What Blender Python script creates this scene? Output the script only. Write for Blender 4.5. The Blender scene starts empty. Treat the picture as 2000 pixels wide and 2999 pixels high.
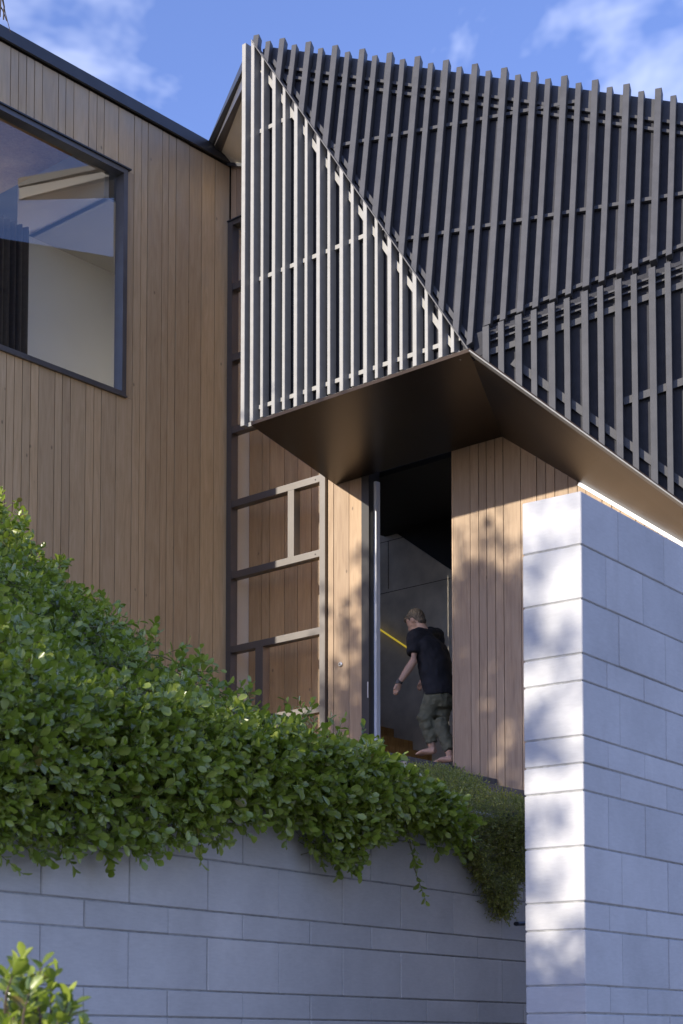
import bpy, bmesh, math, random
import numpy as np
from math import sin, cos, radians, pi, atan2, degrees
from mathutils import Vector, Matrix

S = bpy.context.scene
COL = S.collection
random.seed(7); RNG = np.random.default_rng(7)

# ------------------------------------------------------------------ camera, sky, sun, exposure
FPX = 4950.0; PPX, PPY = 1000.0, 2714.0; PITCH = radians(4.0)
cam_d = bpy.data.cameras.new('camera'); cam = bpy.data.objects.new('camera', cam_d); COL.objects.link(cam)
cam.location = (0, 0, 0); cam.rotation_euler = (pi/2 + PITCH, 0, 0)
cam_d.sensor_fit = 'HORIZONTAL'; cam_d.sensor_width = 36.0; cam_d.lens = 36.0*FPX/2000.0
cam_d.shift_x = 0.0; cam_d.shift_y = (PPY-1499.5)/2000.0
cam_d.clip_start = 0.05; cam_d.clip_end = 3000
cam_d.dof.use_dof = True; cam_d.dof.focus_distance = 11.5; cam_d.dof.aperture_fstop = 13.0
S.camera = cam

SUN_AZ, SUN_EL = 234.0, 20.0          # azimuth measured clockwise from the view direction (+Y)
sd = Vector((sin(radians(SUN_AZ))*cos(radians(SUN_EL)), cos(radians(SUN_AZ))*cos(radians(SUN_EL)), sin(radians(SUN_EL))))
sun_d = bpy.data.lights.new('sun', 'SUN'); sun = bpy.data.objects.new('sun', sun_d); COL.objects.link(sun)
sun_d.energy = 3.9; sun_d.angle = radians(0.7); sun_d.color = (1.0, 0.91, 0.76)
sun.rotation_euler = (-sd).to_track_quat('-Z', 'Y').to_euler(); sun.location = sd*60

world = bpy.data.worlds.new('World'); S.world = world; world.use_nodes = True
nt = world.node_tree; nt.nodes.clear()
def wn(t, **k):
    n = nt.nodes.new(t)
    for a, b in k.items(): setattr(n, a, b)
    return n
sky = wn('ShaderNodeTexSky', sky_type='NISHITA', sun_disc=False, sun_elevation=radians(SUN_EL), sun_rotation=radians(SUN_AZ))
sky.air_density = 1.0; sky.dust_density = 0.3; sky.ozone_density = 3.0
tc = wn('ShaderNodeTexCoord'); mp = wn('ShaderNodeMapping')
mp.inputs['Scale'].default_value = (1.0, 1.0, 1.6); mp.inputs['Location'].default_value = (-0.672, 2.623, -4.979)
nz = wn('ShaderNodeTexNoise'); nz.inputs['Scale'].default_value = 3.2; nz.inputs['Detail'].default_value = 6; nz.inputs['Roughness'].default_value = 0.58
nz.inputs['Distortion'].default_value = 0.35
rp = wn('ShaderNodeValToRGB'); rp.color_ramp.elements[0].position = 0.56; rp.color_ramp.elements[1].position = 0.80
mx = wn('ShaderNodeMixRGB'); mx.inputs['Color2'].default_value = (6.6, 6.9, 8.0, 1)
bg = wn('ShaderNodeBackground'); bg.inputs['Strength'].default_value = 0.145
out = wn('ShaderNodeOutputWorld')
L = nt.links.new
L(tc.outputs['Generated'], mp.inputs['Vector']); L(mp.outputs[0], nz.inputs['Vector']); L(nz.outputs['Fac'], rp.inputs['Fac'])
L(sky.outputs[0], mx.inputs['Color1']); L(rp.outputs['Color'], mx.inputs['Fac']); L(mx.outputs[0], bg.inputs['Color'])
tn = wn('ShaderNodeMixRGB', blend_type='MULTIPLY'); tn.inputs['Fac'].default_value = 1.0; tn.inputs['Color2'].default_value = (0.98, 0.885, 1.16, 1)
L(sky.outputs[0], tn.inputs['Color1']); L(tn.outputs[0], mx.inputs['Color1']); L(bg.outputs[0], out.inputs['Surface'])

S.render.engine = 'CYCLES'
vs = S.view_settings; vs.view_transform = 'Standard'; vs.look = 'None'; vs.gamma = 1.0; vs.exposure = 0.85; vs.use_curve_mapping = False
S.cycles.max_bounces = 6; S.cycles.diffuse_bounces = 4; S.cycles.glossy_bounces = 3; S.cycles.transparent_max_bounces = 16

# ------------------------------------------------------------------ surveying helpers (sight lines onto real planes)
def ray(px, py):
    a = (px-PPX)/FPX; v = (PPY-py)/FPX
    return Vector((a, cos(PITCH)-v*sin(PITCH), sin(PITCH)+v*cos(PITCH)))
def at(px, py, Y):
    r = ray(px, py); return r*(Y/r.y)
def vplane(p, az):
    az = radians(az); n = Vector((cos(az), -sin(az), 0)); return n, n.dot(p)
def plane3(a, b, c):
    n = (b-a).cross(c-a).normalized(); return n, n.dot(a)
def hit(px, py, pl):
    r = ray(px, py); return r*(pl[1]/pl[0].dot(r))
def hdir(az): return Vector((sin(radians(az)), cos(radians(az)), 0))
UP = Vector((0, 0, 1))

# ------------------------------------------------------------------ object helpers
BASE = {}
def thing(name, label, cat, loc, group=None):
    o = bpy.data.objects.new(name, None); COL.objects.link(o); o.location = loc; o.empty_display_size = 0.2
    o['label'] = label; o['category'] = cat
    if group: o['group'] = group
    BASE[o.name] = Vector(loc)
    return o
def link(o, parent):
    COL.objects.link(o)
    if parent is not None:
        o.parent = parent
        if parent.name in BASE: o.location = Vector(o.location)-BASE[parent.name]
    return o
def mesh_obj(name, verts, faces, mat, parent=None, smooth=False, label=None, kind=None):
    me = bpy.data.meshes.new(name); me.from_pydata([tuple(v) for v in verts], [], faces)
    bm = bmesh.new(); bm.from_mesh(me); bmesh.ops.recalc_face_normals(bm, faces=bm.faces); bm.to_mesh(me); bm.free()
    if smooth:
        for p in me.polygons: p.use_smooth = True
    if mat: me.materials.append(mat)
    o = bpy.data.objects.new(name, me); link(o, parent)
    if label: o['label'] = label
    if kind: o['kind'] = kind
    return o
def prism_data(pts, vec, V=None, Fc=None):
    V = [] if V is None else V; Fc = [] if Fc is None else Fc
    n = len(pts); b = len(V); vec = Vector(vec)
    V += [Vector(p) for p in pts]; V += [Vector(p)+vec for p in pts]
    Fc.append(list(range(b, b+n))[::-1]); Fc.append(list(range(b+n, b+2*n)))
    for i in range(n):
        j = (i+1) % n; Fc.append([b+i, b+j, b+n+j, b+n+i])
    return V, Fc
def prism(name, pts, vec, mat, parent=None, label=None, kind=None, bevel=0):
    V, Fc = prism_data(pts, vec)
    o = mesh_obj(name, V, Fc, mat, parent, label=label, kind=kind)
    if bevel:
        m = o.modifiers.new('edge', 'BEVEL'); m.width = bevel; m.segments = 1; m.limit_method = 'ANGLE'
    return o
def bar(name, a, b, w, h, side, mat, parent=None, bevel=0):
    """rectangular bar from a to b: w across `side`, h across the third direction"""
    a = Vector(a); b = Vector(b); d = (b-a).normalized(); s = (Vector(side)-d*d.dot(Vector(side))).normalized(); t = d.cross(s)
    q = [a+s*w/2+t*h/2, a-s*w/2+t*h/2, a-s*w/2-t*h/2, a+s*w/2-t*h/2]
    return prism(name, q, b-a, mat, parent, bevel=bevel)
def tube_data(path, radii, n=8, V=None, Fc=None, cap=True):
    V = [] if V is None else V; Fc = [] if Fc is None else Fc
    path = [Vector(p) for p in path]; b0 = len(V); up = Vector((0.13, 0.31, 0.94)).normalized()
    for i, p in enumerate(path):
        d = (path[min(i+1, len(path)-1)]-path[max(i-1, 0)]).normalized()
        s = d.cross(up)
        if s.length < 1e-3: s = d.cross(Vector((1, 0, 0)))
        s.normalize(); t = s.cross(d)
        r = radii[i]; r = (r, r) if not isinstance(r, tuple) else r
        for k in range(n):
            a = 2*pi*k/n; V.append(p+s*cos(a)*r[0]+t*sin(a)*r[1])
    for i in range(len(path)-1):
        for k in range(n):
            Fc.append([b0+i*n+k, b0+i*n+(k+1) % n, b0+(i+1)*n+(k+1) % n, b0+(i+1)*n+k])
    if cap:
        Fc.append([b0+k for k in range(n)][::-1]); Fc.append([b0+(len(path)-1)*n+k for k in range(n)])
    return V, Fc

# ------------------------------------------------------------------ materials
def mat_new(name):
    m = bpy.data.materials.new(name); m.use_nodes = True; t = m.node_tree; return m, t, t.nodes['Principled BSDF']
def nd(t, ty, **k):
    n = t.nodes.new(ty)
    for a, b in k.items(): setattr(n, a, b)
    return n
def coords(t, scale=(1, 1, 1), rot=(0, 0, 0)):
    g = nd(t, 'ShaderNodeNewGeometry'); m = nd(t, 'ShaderNodeMapping'); m.inputs['Scale'].default_value = scale; m.inputs['Rotation'].default_value = rot
    t.links.new(g.outputs['Position'], m.inputs['Vector']); return m.outputs[0]
def noise(t, vec, scale, detail=4, rough=0.5, dist=0.0):
    n = nd(t, 'ShaderNodeTexNoise'); n.inputs['Scale'].default_value = scale; n.inputs['Detail'].default_value = detail
    n.inputs['Roughness'].default_value = rough; n.inputs['Distortion'].default_value = dist
    if vec is not None: t.links.new(vec, n.inputs['Vector'])
    return n.outputs['Fac']
def ramp(t, fac, stops):
    r = nd(t, 'ShaderNodeValToRGB'); e = r.color_ramp.elements
    while len(e) < len(stops): e.new(0.5)
    for i, (p, c) in enumerate(stops): e[i].position = p; e[i].color = (*c, 1) if len(c) == 3 else c
    t.links.new(fac, r.inputs['Fac']); return r.outputs['Color']
def mixc(t, fac, a, b, mode='MIX'):
    m = nd(t, 'ShaderNodeMixRGB', blend_type=mode)
    for sock, v in (('Fac', fac), ('Color1', a), ('Color2', b)):
        if hasattr(v, 'links'): t.links.new(v, m.inputs[sock])
        elif isinstance(v, (int, float)): m.inputs[sock].default_value = v
        else: m.inputs[sock].default_value = (*v, 1)
    return m.outputs['Color']
def bump(t, h, b, strength=0.3, dist=0.01):
    n = nd(t, 'ShaderNodeBump'); n.inputs['Strength'].default_value = strength; n.inputs['Distance'].default_value = dist
    t.links.new(h, n.inputs['Height']); t.links.new(n.outputs[0], b.inputs['Normal'])
def rnd(t):
    return nd(t, 'ShaderNodeObjectInfo').outputs['Random']

def m_timber(name, dark, mid, light, weather=0.0, rough=0.55):
    m, t, b = mat_new(name)
    r = rnd(t)
    ofs = nd(t, 'ShaderNodeCombineXYZ'); mul = nd(t, 'ShaderNodeMath', operation='MULTIPLY'); mul.inputs[1].default_value = 37.0
    t.links.new(r, mul.inputs[0])
    for k in range(3): t.links.new(mul.outputs[0], ofs.inputs[k])
    g = nd(t, 'ShaderNodeNewGeometry'); add = nd(t, 'ShaderNodeVectorMath', operation='ADD')
    t.links.new(g.outputs['Position'], add.inputs[0]); t.links.new(ofs.outputs[0], add.inputs[1])
    mp = nd(t, 'ShaderNodeMapping'); mp.inputs['Scale'].default_value = (1, 1, 0.045); t.links.new(add.outputs[0], mp.inputs['Vector'])
    n1 = noise(t, mp.outputs[0], 62, 6, 0.62, 0.6)
    mp2 = nd(t, 'ShaderNodeMapping'); mp2.inputs['Scale'].default_value = (1, 1, 0.16); t.links.new(add.outputs[0], mp2.inputs['Vector'])
    n2 = noise(t, mp2.outputs[0], 11, 3, 0.5, 1.6)
    w = nd(t, 'ShaderNodeMath', operation='MULTIPLY_ADD'); w.inputs[1].default_value = 0.45; t.links.new(n2, w.inputs[0])
    h = nd(t, 'ShaderNodeMath', operation='MULTIPLY'); h.inputs[1].default_value = 0.55; t.links.new(n1, h.inputs[0]); t.links.new(h.outputs[0], w.inputs[2])
    c = ramp(t, w.outputs[0], [(0.32, dark), (0.5, mid), (0.68, light)])
    v = ramp(t, r, [(0.0, (0.83, 0.83, 0.84)), (0.5, (0.97, 0.97, 0.97)), (1.0, (1.09, 1.07, 1.04))])
    c = mixc(t, 1.0, c, v, 'MULTIPLY')
    kn = nd(t, 'ShaderNodeTexVoronoi'); kn.inputs['Scale'].default_value = 5.5; mk_ = nd(t, 'ShaderNodeMapping'); mk_.inputs['Scale'].default_value = (1, 1, 0.55); t.links.new(add.outputs[0], mk_.inputs['Vector']); t.links.new(mk_.outputs[0], kn.inputs['Vector'])
    c = mixc(t, ramp(t, kn.outputs['Distance'], [(0.035, (0.8, 0.8, 0.8)), (0.075, (0, 0, 0))]), c, tuple(x*0.42 for x in dark))
    if weather:
        sp = nd(t, 'ShaderNodeSeparateXYZ'); g2 = nd(t, 'ShaderNodeNewGeometry'); t.links.new(g2.outputs['Position'], sp.inputs[0])
        mp3 = nd(t, 'ShaderNodeMapping'); mp3.inputs['Scale'].default_value = (1, 1, 0.5); t.links.new(add.outputs[0], mp3.inputs['Vector'])
        n3 = noise(t, mp3.outputs[0], 2.2, 4, 0.6)
        z = nd(t, 'ShaderNodeMapRange'); z.inputs['From Min'].default_value = 7.2; z.inputs['From Max'].default_value = 10.2; t.links.new(sp.outputs['Z'], z.inputs['Value'])
        a = nd(t, 'ShaderNodeMath', operation='ADD'); t.links.new(z.outputs[0], a.inputs[0]); t.links.new(n3, a.inputs[1])
        f = nd(t, 'ShaderNodeMapRange'); f.inputs['From Min'].default_value = 1.0; f.inputs['From Max'].default_value = 1.5; f.inputs['To Max'].default_value = weather
        t.links.new(a.outputs[0], f.inputs['Value'])
        c = mixc(t, f.outputs[0], c, (0.33, 0.30, 0.25))
    t.links.new(c, b.inputs['Base Color']); b.inputs['Roughness'].default_value = rough
    bump(t, n1, b, 0.18, 0.003)
    return m
def m_plain(name, col, rough=0.5, metal=0.0, var=0.12, scale=9.0, bmp=0.0, spec=0.5, bscale=160):
    m, t, b = mat_new(name)
    v = coords(t); n = noise(t, v, scale, 5, 0.55)
    lo = tuple(max(0, c*(1-var)) for c in col); hi = tuple(min(1, c*(1+var)) for c in col)
    c = ramp(t, n, [(0.3, lo), (0.7, hi)])
    t.links.new(c, b.inputs['Base Color']); b.inputs['Roughness'].default_value = rough; b.inputs['Metallic'].default_value = metal
    b.inputs['Specular IOR Level'].default_value = spec
    if bmp: bump(t, noise(t, v, bscale, 3, 0.6), b, bmp, 0.003)
    return m
def m_block(name, col):
    m, t, b = mat_new(name)
    r = rnd(t); v = coords(t)
    vs_ = coords(t, (1, 1, 5)); n1 = noise(t, vs_, 26, 6, 0.65, 0.3); n2 = noise(t, v, 3.2, 5, 0.6)
    vv = coords(t, (1, 1, 0.14)); n3 = noise(t, vv, 7, 4, 0.6, 0.4)
    c = ramp(t, n2, [(0.28, tuple(x*0.87 for x in col)), (0.72, tuple(x*1.06 for x in col))])
    c = mixc(t, 1.0, c, ramp(t, n1, [(0.3, (0.93, 0.93, 0.93)), (0.7, (1.04, 1.04, 1.04))]), 'MULTIPLY')
    c = mixc(t, 1.0, c, ramp(t, r, [(0, (0.93, 0.935, 0.94)), (1, (1.04, 1.035, 1.03))]), 'MULTIPLY')
    stain = ramp(t, n3, [(0.58, (0, 0, 0)), (0.78, (0.2, 0.2, 0.2))])
    c = mixc(t, stain, c, tuple(x*0.62 for x in (col[0], col[1]*0.97, col[2]*0.9)))
    t.links.new(c, b.inputs['Base Color']); b.inputs['Roughness'].default_value = 0.85; b.inputs['Specular IOR Level'].default_value = 0.25
    bump(t, noise(t, v, 130, 5, 0.75), b, 0.3, 0.003)
    return m
def m_leaf(name, c0, c1, c2, rough=0.38, trans=0.25):
    m, t, b = mat_new(name)
    a = nd(t, 'ShaderNodeAttribute', attribute_name='tint'); oi = nd(t, 'ShaderNodeObjectInfo')
    s = nd(t, 'ShaderNodeMath', operation='ADD'); t.links.new(a.outputs['Fac'], s.inputs[0]); t.links.new(oi.outputs['Random'], s.inputs[1])
    fr = nd(t, 'ShaderNodeMath', operation='FRACT'); t.links.new(s.outputs[0], fr.inputs[0])
    c = ramp(t, fr.outputs[0], [(0.0, c0), (0.55, c1), (0.975, c2), (1.0, (0.24, 0.15, 0.055))])
    t.links.new(c, b.inputs['Base Color']); b.inputs['Roughness'].default_value = rough
    b.inputs['Specular IOR Level'].default_value = 0.8
    tr = nd(t, 'ShaderNodeBsdfTranslucent'); t.links.new(mixc(t, 1.0, c, (1.3, 1.5, 0.6), 'MULTIPLY'), tr.inputs['Color'])
    ms = nd(t, 'ShaderNodeMixShader'); ms.inputs[0].default_value = trans
    t.links.new(b.outputs[0], ms.inputs[1]); t.links.new(tr.outputs[0], ms.inputs[2]); t.links.new(ms.outputs[0], t.nodes['Material Output'].inputs['Surface'])
    return m
def m_glass(name, tint=(0.98, 0.985, 0.98), ior=1.5, gain=1.0):
    m, t, b = mat_new(name)
    fr = nd(t, 'ShaderNodeFresnel'); fr.inputs['IOR'].default_value = ior
    g = nd(t, 'ShaderNodeBsdfGlossy'); g.inputs['Roughness'].default_value = 0.01; g.inputs['Color'].default_value = (1, 1, 1, 1)
    tr = nd(t, 'ShaderNodeBsdfTransparent'); tr.inputs['Color'].default_value = (*tint, 1)
    mu = nd(t, 'ShaderNodeMath', operation='MULTIPLY'); mu.inputs[1].default_value = gain; mu.use_clamp = True
    ge = nd(t, 'ShaderNodeNewGeometry'); inv = nd(t, 'ShaderNodeMath', operation='SUBTRACT'); inv.inputs[0].default_value = 1.0; t.links.new(ge.outputs['Backfacing'], inv.inputs[1])
    m2 = nd(t, 'ShaderNodeMath', operation='MULTIPLY'); t.links.new(fr.outputs[0], m2.inputs[0]); t.links.new(inv.outputs[0], m2.inputs[1]); t.links.new(m2.outputs[0], mu.inputs[0])
    ms = nd(t, 'ShaderNodeMixShader'); t.links.new(mu.outputs[0], ms.inputs[0]); t.links.new(tr.outputs[0], ms.inputs[1]); t.links.new(g.outputs[0], ms.inputs[2])
    v = coords(t, (1, 1, 0.3)); n = noise(t, v, 2.5, 1, 0.4)
    bp = nd(t, 'ShaderNodeBump'); bp.inputs['Strength'].default_value = 0.02; bp.inputs['Distance'].default_value = 0.02
    t.links.new(n, bp.inputs['Height']); t.links.new(bp.outputs[0], g.inputs['Normal'])
    t.links.new(ms.outputs[0], t.nodes['Material Output'].inputs['Surface'])
    return m

M = {}
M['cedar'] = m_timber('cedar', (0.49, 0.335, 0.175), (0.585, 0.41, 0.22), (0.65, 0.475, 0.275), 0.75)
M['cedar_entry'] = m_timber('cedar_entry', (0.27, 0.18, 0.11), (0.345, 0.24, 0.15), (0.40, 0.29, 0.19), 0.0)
M['cedar_inside'] = m_timber('cedar_inside', (0.42, 0.235, 0.095), (0.54, 0.315, 0.135), (0.62, 0.385, 0.18), 0.0, 0.4)
M['groove'] = m_plain('groove', (0.035, 0.026, 0.02), 0.9)
M['batten_lit'] = m_plain('batten_lit', (0.26, 0.254, 0.238), 0.5, 0, 0.08, 14, 0.15)  # lighter copy of the canopy paint; sun on the front screen put into the colour
M['batten_shaded'] = m_plain('batten_shaded', (0.056, 0.056, 0.060), 0.55, 0, 0.16, 8, 0.25)  # darker copy of that paint; shade on roof and skirt put into the colour
M['sheet_black'] = m_plain('sheet_black', (0.018, 0.018, 0.022), 0.7, 0, 0.2, 6)
M['sheet_blue'] = m_plain('sheet_blue', (0.024, 0.025, 0.033), 0.75, 0, 0.25, 12, 0.35, bscale=90)
M['trim'] = m_plain('trim', (0.035, 0.038, 0.047), 0.42, 0, 0.15, 4)
M['frame'] = m_plain('frame', (0.085, 0.08, 0.078), 0.35, 0.0, 0.15, 5, spec=0.7)
M['frame_entry'] = m_plain('frame_entry', (0.17, 0.16, 0.155), 0.46, 0.9, 0.05, 5)
M['frame_dark'] = m_plain('frame_dark', (0.03, 0.029, 0.03), 0.4, 0.0, 0.15, 5)
M['bronze'] = m_plain('bronze', (0.028, 0.0165, 0.0085), 0.34, 0.7, 0.12, 2.5, spec=0.6)
M['soffit_cream'] = m_plain('soffit_cream', (0.80, 0.73, 0.58), 0.7, 0, 0.04, 3)
M['white_paint'] = m_plain('white_paint', (0.86, 0.84, 0.79), 0.7, 0, 0.03, 2)
M['ceiling_grey'] = m_plain('ceiling_grey', (0.50, 0.47, 0.42), 0.8, 0, 0.04, 2)
M['curtain'] = m_plain('curtain', (0.05, 0.04, 0.034), 0.9, 0, 0.2, 20)
M['alu'] = m_plain('alu', (0.74, 0.75, 0.78), 0.42, 0.1, 0.06, 5)
M['concrete'] = m_plain('concrete', (0.56, 0.51, 0.43), 0.85, 0, 0.25, 3.0, 0.4, bscale=40)
M['stone'] = m_plain('stone', (0.10, 0.10, 0.105), 0.8, 0, 0.3, 14, 0.5, bscale=70)
M['black'] = m_plain('black', (0.008, 0.008, 0.008), 0.8)
M['oak'] = m_timber('oak', (0.34, 0.17, 0.04), (0.46, 0.25, 0.07), (0.56, 0.33, 0.11), 0.0, 0.4)
M['block'] = m_block('block', (0.53, 0.53, 0.54))
M['block_ret'] = m_block('block_ret', (0.60, 0.585, 0.565))
M['mortar'] = m_plain('mortar', (0.34, 0.34, 0.335), 0.95, 0, 0.25, 30, 0.4)
M['leaf'] = m_leaf('leaf', (0.145, 0.19, 0.028), (0.235, 0.295, 0.042), (0.37, 0.415, 0.09), 0.28, 0.32)
M['leaf_fine'] = m_leaf('leaf_fine', (0.16, 0.17, 0.035), (0.26, 0.26, 0.055), (0.36, 0.34, 0.09), 0.5, 0.4)
M['leaf_tree'] = m_leaf('leaf_tree', (0.04, 0.08, 0.015), (0.06, 0.11, 0.02), (0.09, 0.15, 0.03), 0.5, 0.2)
M['stem'] = m_plain('stem', (0.17, 0.16, 0.075), 0.8, 0, 0.3, 20)
M['bark'] = m_plain('bark', (0.10, 0.075, 0.055), 0.95, 0, 0.35, 18, 0.6, bscale=40)
M['soil'] = m_plain('soil', (0.035, 0.037, 0.018), 0.95, 0, 0.4, 16, 0.5, bscale=30)
M['ground'] = m_plain('ground', (0.17, 0.16, 0.145), 0.95, 0, 0.25, 1.5, 0.4)
M['metal_rail'] = m_plain('metal_rail', (0.022, 0.024, 0.034), 0.4, 0.3, 0.1, 5)
M['door_edge'] = m_plain('door_edge', (0.74, 0.75, 0.78), 0.5, 0.0, 0.06, 5)
M['steel'] = m_plain('steel', (0.7, 0.7, 0.7), 0.3, 0.9, 0.05, 5)
M['skin'] = m_plain('skin', (0.44, 0.27, 0.185), 0.6, 0, 0.08, 14)
M['hair'] = m_plain('hair', (0.075, 0.058, 0.04), 0.7, 0, 0.35, 60, 0.6, bscale=250)
M['shirt'] = m_plain('shirt', (0.010, 0.010, 0.013), 0.9, 0, 0.3, 12, 0.3, bscale=60)
M['trousers'] = m_plain('trousers', (0.105, 0.105, 0.068), 0.9, 0, 0.2, 10, 0.5, bscale=35)
M['glass'] = m_glass('glass', gain=2.2)
M['glass_upper'] = m_glass('glass_upper', gain=2.6)
mm, tt, bb = mat_new('led_rail'); bb.inputs['Base Color'].default_value = (0.8, 0.6, 0.05, 1)
bb.inputs['Emission Color'].default_value = (1.0, 0.72, 0.06, 1); bb.inputs['Emission Strength'].default_value = 0.22; M['led'] = mm

# ------------------------------------------------------------------ planes of the place
AZR, AZL = 41.2, -48.8
dR = hdir(AZR); dN = hdir(AZL)                 # along the left wing / along the entry front (receding left)
nLW = hdir(AZR+90); nW = hdir(AZL-90)          # outward normals
P0 = at(671, 1300, 18.0)
LW = vplane(P0, AZR); W = vplane(P0, AZL)
ptC = hit(983, 1420, W); ZS = ptC.z
r_ = ray(735, 1245); ptA = r_*(ZS/r_.z)
Fp = vplane(ptA, AZL)
ptB = hit(1375, 1030, Fp); ptB.z = ZS
ptT = hit(735, 118, Fp)
ptQ = at(2000, 288, 13.6)
G1 = plane3(ptT, ptB, ptQ)
ptP = hit(2000, 745, G1)
azG2 = degrees(atan2((ptP-ptB).x, (ptP-ptB).y)); G2 = vplane(ptB, azG2)
ptE = hit(2000, 1480, G2)
ptK = hit(1470, 1290, W); ptK.z = ZS
ptM = hit(1698, 1414, W); ptN = hit(2000, 1590, W)
wu = lambda x, y: (hit(x, y, W)-P0).dot(-dN)    # distance along the entry front from the inner corner
wp = lambda u, z, off=0.0: Vector((P0.x, P0.y, 0))-dN*u+UP*z+nW*off
lu = lambda x, y: (hit(x, y, LW)-P0).dot(dR)    # distance along the left wing (negative towards the camera)
lp = lambda u, z, off=0.0: Vector((P0.x, P0.y, 0))+dR*u+UP*z+nLW*off
GZ = -1.6
FLOOR = 2.68

# ------------------------------------------------------------------ ground and terrain
def sheet(name, x0, x1, y0, y1, z, mat):
    o = mesh_obj(name, [(x0, y0, z), (x1, y0, z), (x1, y1, z), (x0, y1, z)], [[0, 1, 2, 3]], mat); o['kind'] = 'structure'; return o
sheet('ground', -900, 900, -900, 900, GZ, M['ground'])
w0 = hit(118, 2800, vplane(at(118, 2800, 5.722), 36.6)); RW = vplane(w0, 36.6)
eu = hdir(36.6); ev = hdir(36.6-90)             # along the retaining wall / up the bank behind it
rw = lambda u, v, z: Vector((w0.x, w0.y, 0))+eu*u+ev*v+UP*z
WALLTOP = 1.10
def bank_z(v): return 1.00+0.63*min(max(v, 0), 3.0)
SKY_PX = [(x, y+18+0.022*x) for x, y in [(-200, 1350), (0, 1500), (100, 1580), (200, 1655), (300, 1755), (400, 1850), (500, 1930), (600, 1970), (740, 2040), (900, 2105), (1000, 2150), (1150, 2205), (1260, 2310), (1340, 2400)]]
bp_n = Vector((0, 0, 0))
def bank_hit(px, py, lift=0.10):
    # sight line onto the sloping bank surface z = 1+lift+0.63 v
    r = ray(px, py); a = ev.dot(r)*0.63; c = -ev.dot(Vector((w0.x, w0.y, 0)))*0.63+1.0+lift
    return r*(c/(r.z-a))
edge = []
for x, y in SKY_PX:
    p = bank_hit(x, y); q = p-Vector((w0.x, w0.y, 0)); edge.append((q.dot(ev), q.dot(eu)))
edge.sort()
EV = np.array([e[0] for e in edge]); EU = np.array([e[1] for e in edge])
def u_end(v): return float(np.interp(v, EV, EU))
# raised ground behind the retaining wall
gv = [0.22, 0.5, 1, 1.5, 2, 2.5, 3, 3.6, 5, 9, 16, 40]; gu = [-22, -12, -8, -5, -3, -1.5, -0.5, 0.4, 1.2, 2.0]
V = []; Fc = []
for v in gv:
    row = gu+[u_end(v)-0.25, u_end(v)+0.15]
    for k, u in enumerate(row):
        z = bank_z(v)-0.10 if k < len(row)-1 else 0.9
        V.append(rw(u, v, min(z, 2.3)))
n = len(gu)+2
for i in range(len(gv)-1):
    for k in range(n-1): Fc.append([i*n+k, i*n+k+1, (i+1)*n+k+1, (i+1)*n+k])
o = mesh_obj('bank_terrain', V, Fc, M['soil'], smooth=True); o['kind'] = 'structure'
o = mesh_obj('upper_terrain', [rw(2.0, 0.24, 0.86), rw(30, 0.24, 0.86), rw(30, 40, 0.86), rw(2.0, 40, 0.86)], [[0, 1, 2, 3]], M['soil']); o['kind'] = 'structure'

# ------------------------------------------------------------------ block walls
BM = {}
def block_mesh(l, t, h, mat):
    key = (round(l, 3), round(t, 3), round(h, 3), mat.name)
    if key in BM: return BM[key]
    bm = bmesh.new(); bmesh.ops.create_cube(bm, size=1)
    for v in bm.verts: v.co = Vector((v.co.x*l, v.co.y*t, v.co.z*h))
    bmesh.ops.bevel(bm, geom=list(bm.edges), offset=0.003, segments=1, affect='EDGES')
    me = bpy.data.meshes.new('block'); bm.to_mesh(me); bm.free(); me.materials.append(mat); BM[key] = me; return me
def put_block(parent, mesh, pos, az):
    o = bpy.data.objects.new('block', mesh); o.location = pos
    o.rotation_euler = (radians(random.gauss(0, 0.12)), 0, radians(90-az)+radians(random.gauss(0, 0.10))); link(o, parent); return o
J = 0.0058
# free-standing wall on the right
pc = at(1700, 1435, 6.11); PW_TH = 0.25
pdir = hdir(36.6); pn = hdir(36.6-90)           # along the right face / towards the left end of the end face
pw = lambda u, w, z: Vector((pc.x, pc.y, 0))+pdir*u+pn*w+UP*z
bw = thing('block_wall', 'tall pale concrete block wall at right, its narrow end face sunlit', 'wall', pw(0.6, PW_TH/2, GZ))
top = pc.z
mods = [2, 2, 2, 1, 2, 1, 1, 2, 2, 1, 2, 1] + [2, 1, 2, 1, 2, 2, 1, 2, 1, 2]
z1 = top; PLEN = 4.1
for ci, m in enumerate(mods):
    h = 0.1015*m; z0 = z1-h
    if z0 < GZ-0.1: break
    js = [0.295] if ci % 2 == 0 else [0.193, 0.50]
    while js[-1] < PLEN: js.append(js[-1]+0.395)
    us = [0.0]+js
    for a, b in zip(us[:-1], us[1:]):
        l = b-a-J*0.6; hh = h-J
        put_block(bw, block_mesh(l, PW_TH, hh, M['block']), pw((a+b)/2, PW_TH/2+random.gauss(0, 0.0008), (z0+z1)/2), 36.6)
    z1 = z0
prism('mortar', [pw(0.006, 0.006, GZ), pw(PLEN, 0.006, GZ), pw(PLEN, PW_TH-0.006, GZ), pw(0.006, PW_TH-0.006, GZ)], UP*(top-GZ-0.008), M['mortar'], bw)

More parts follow.
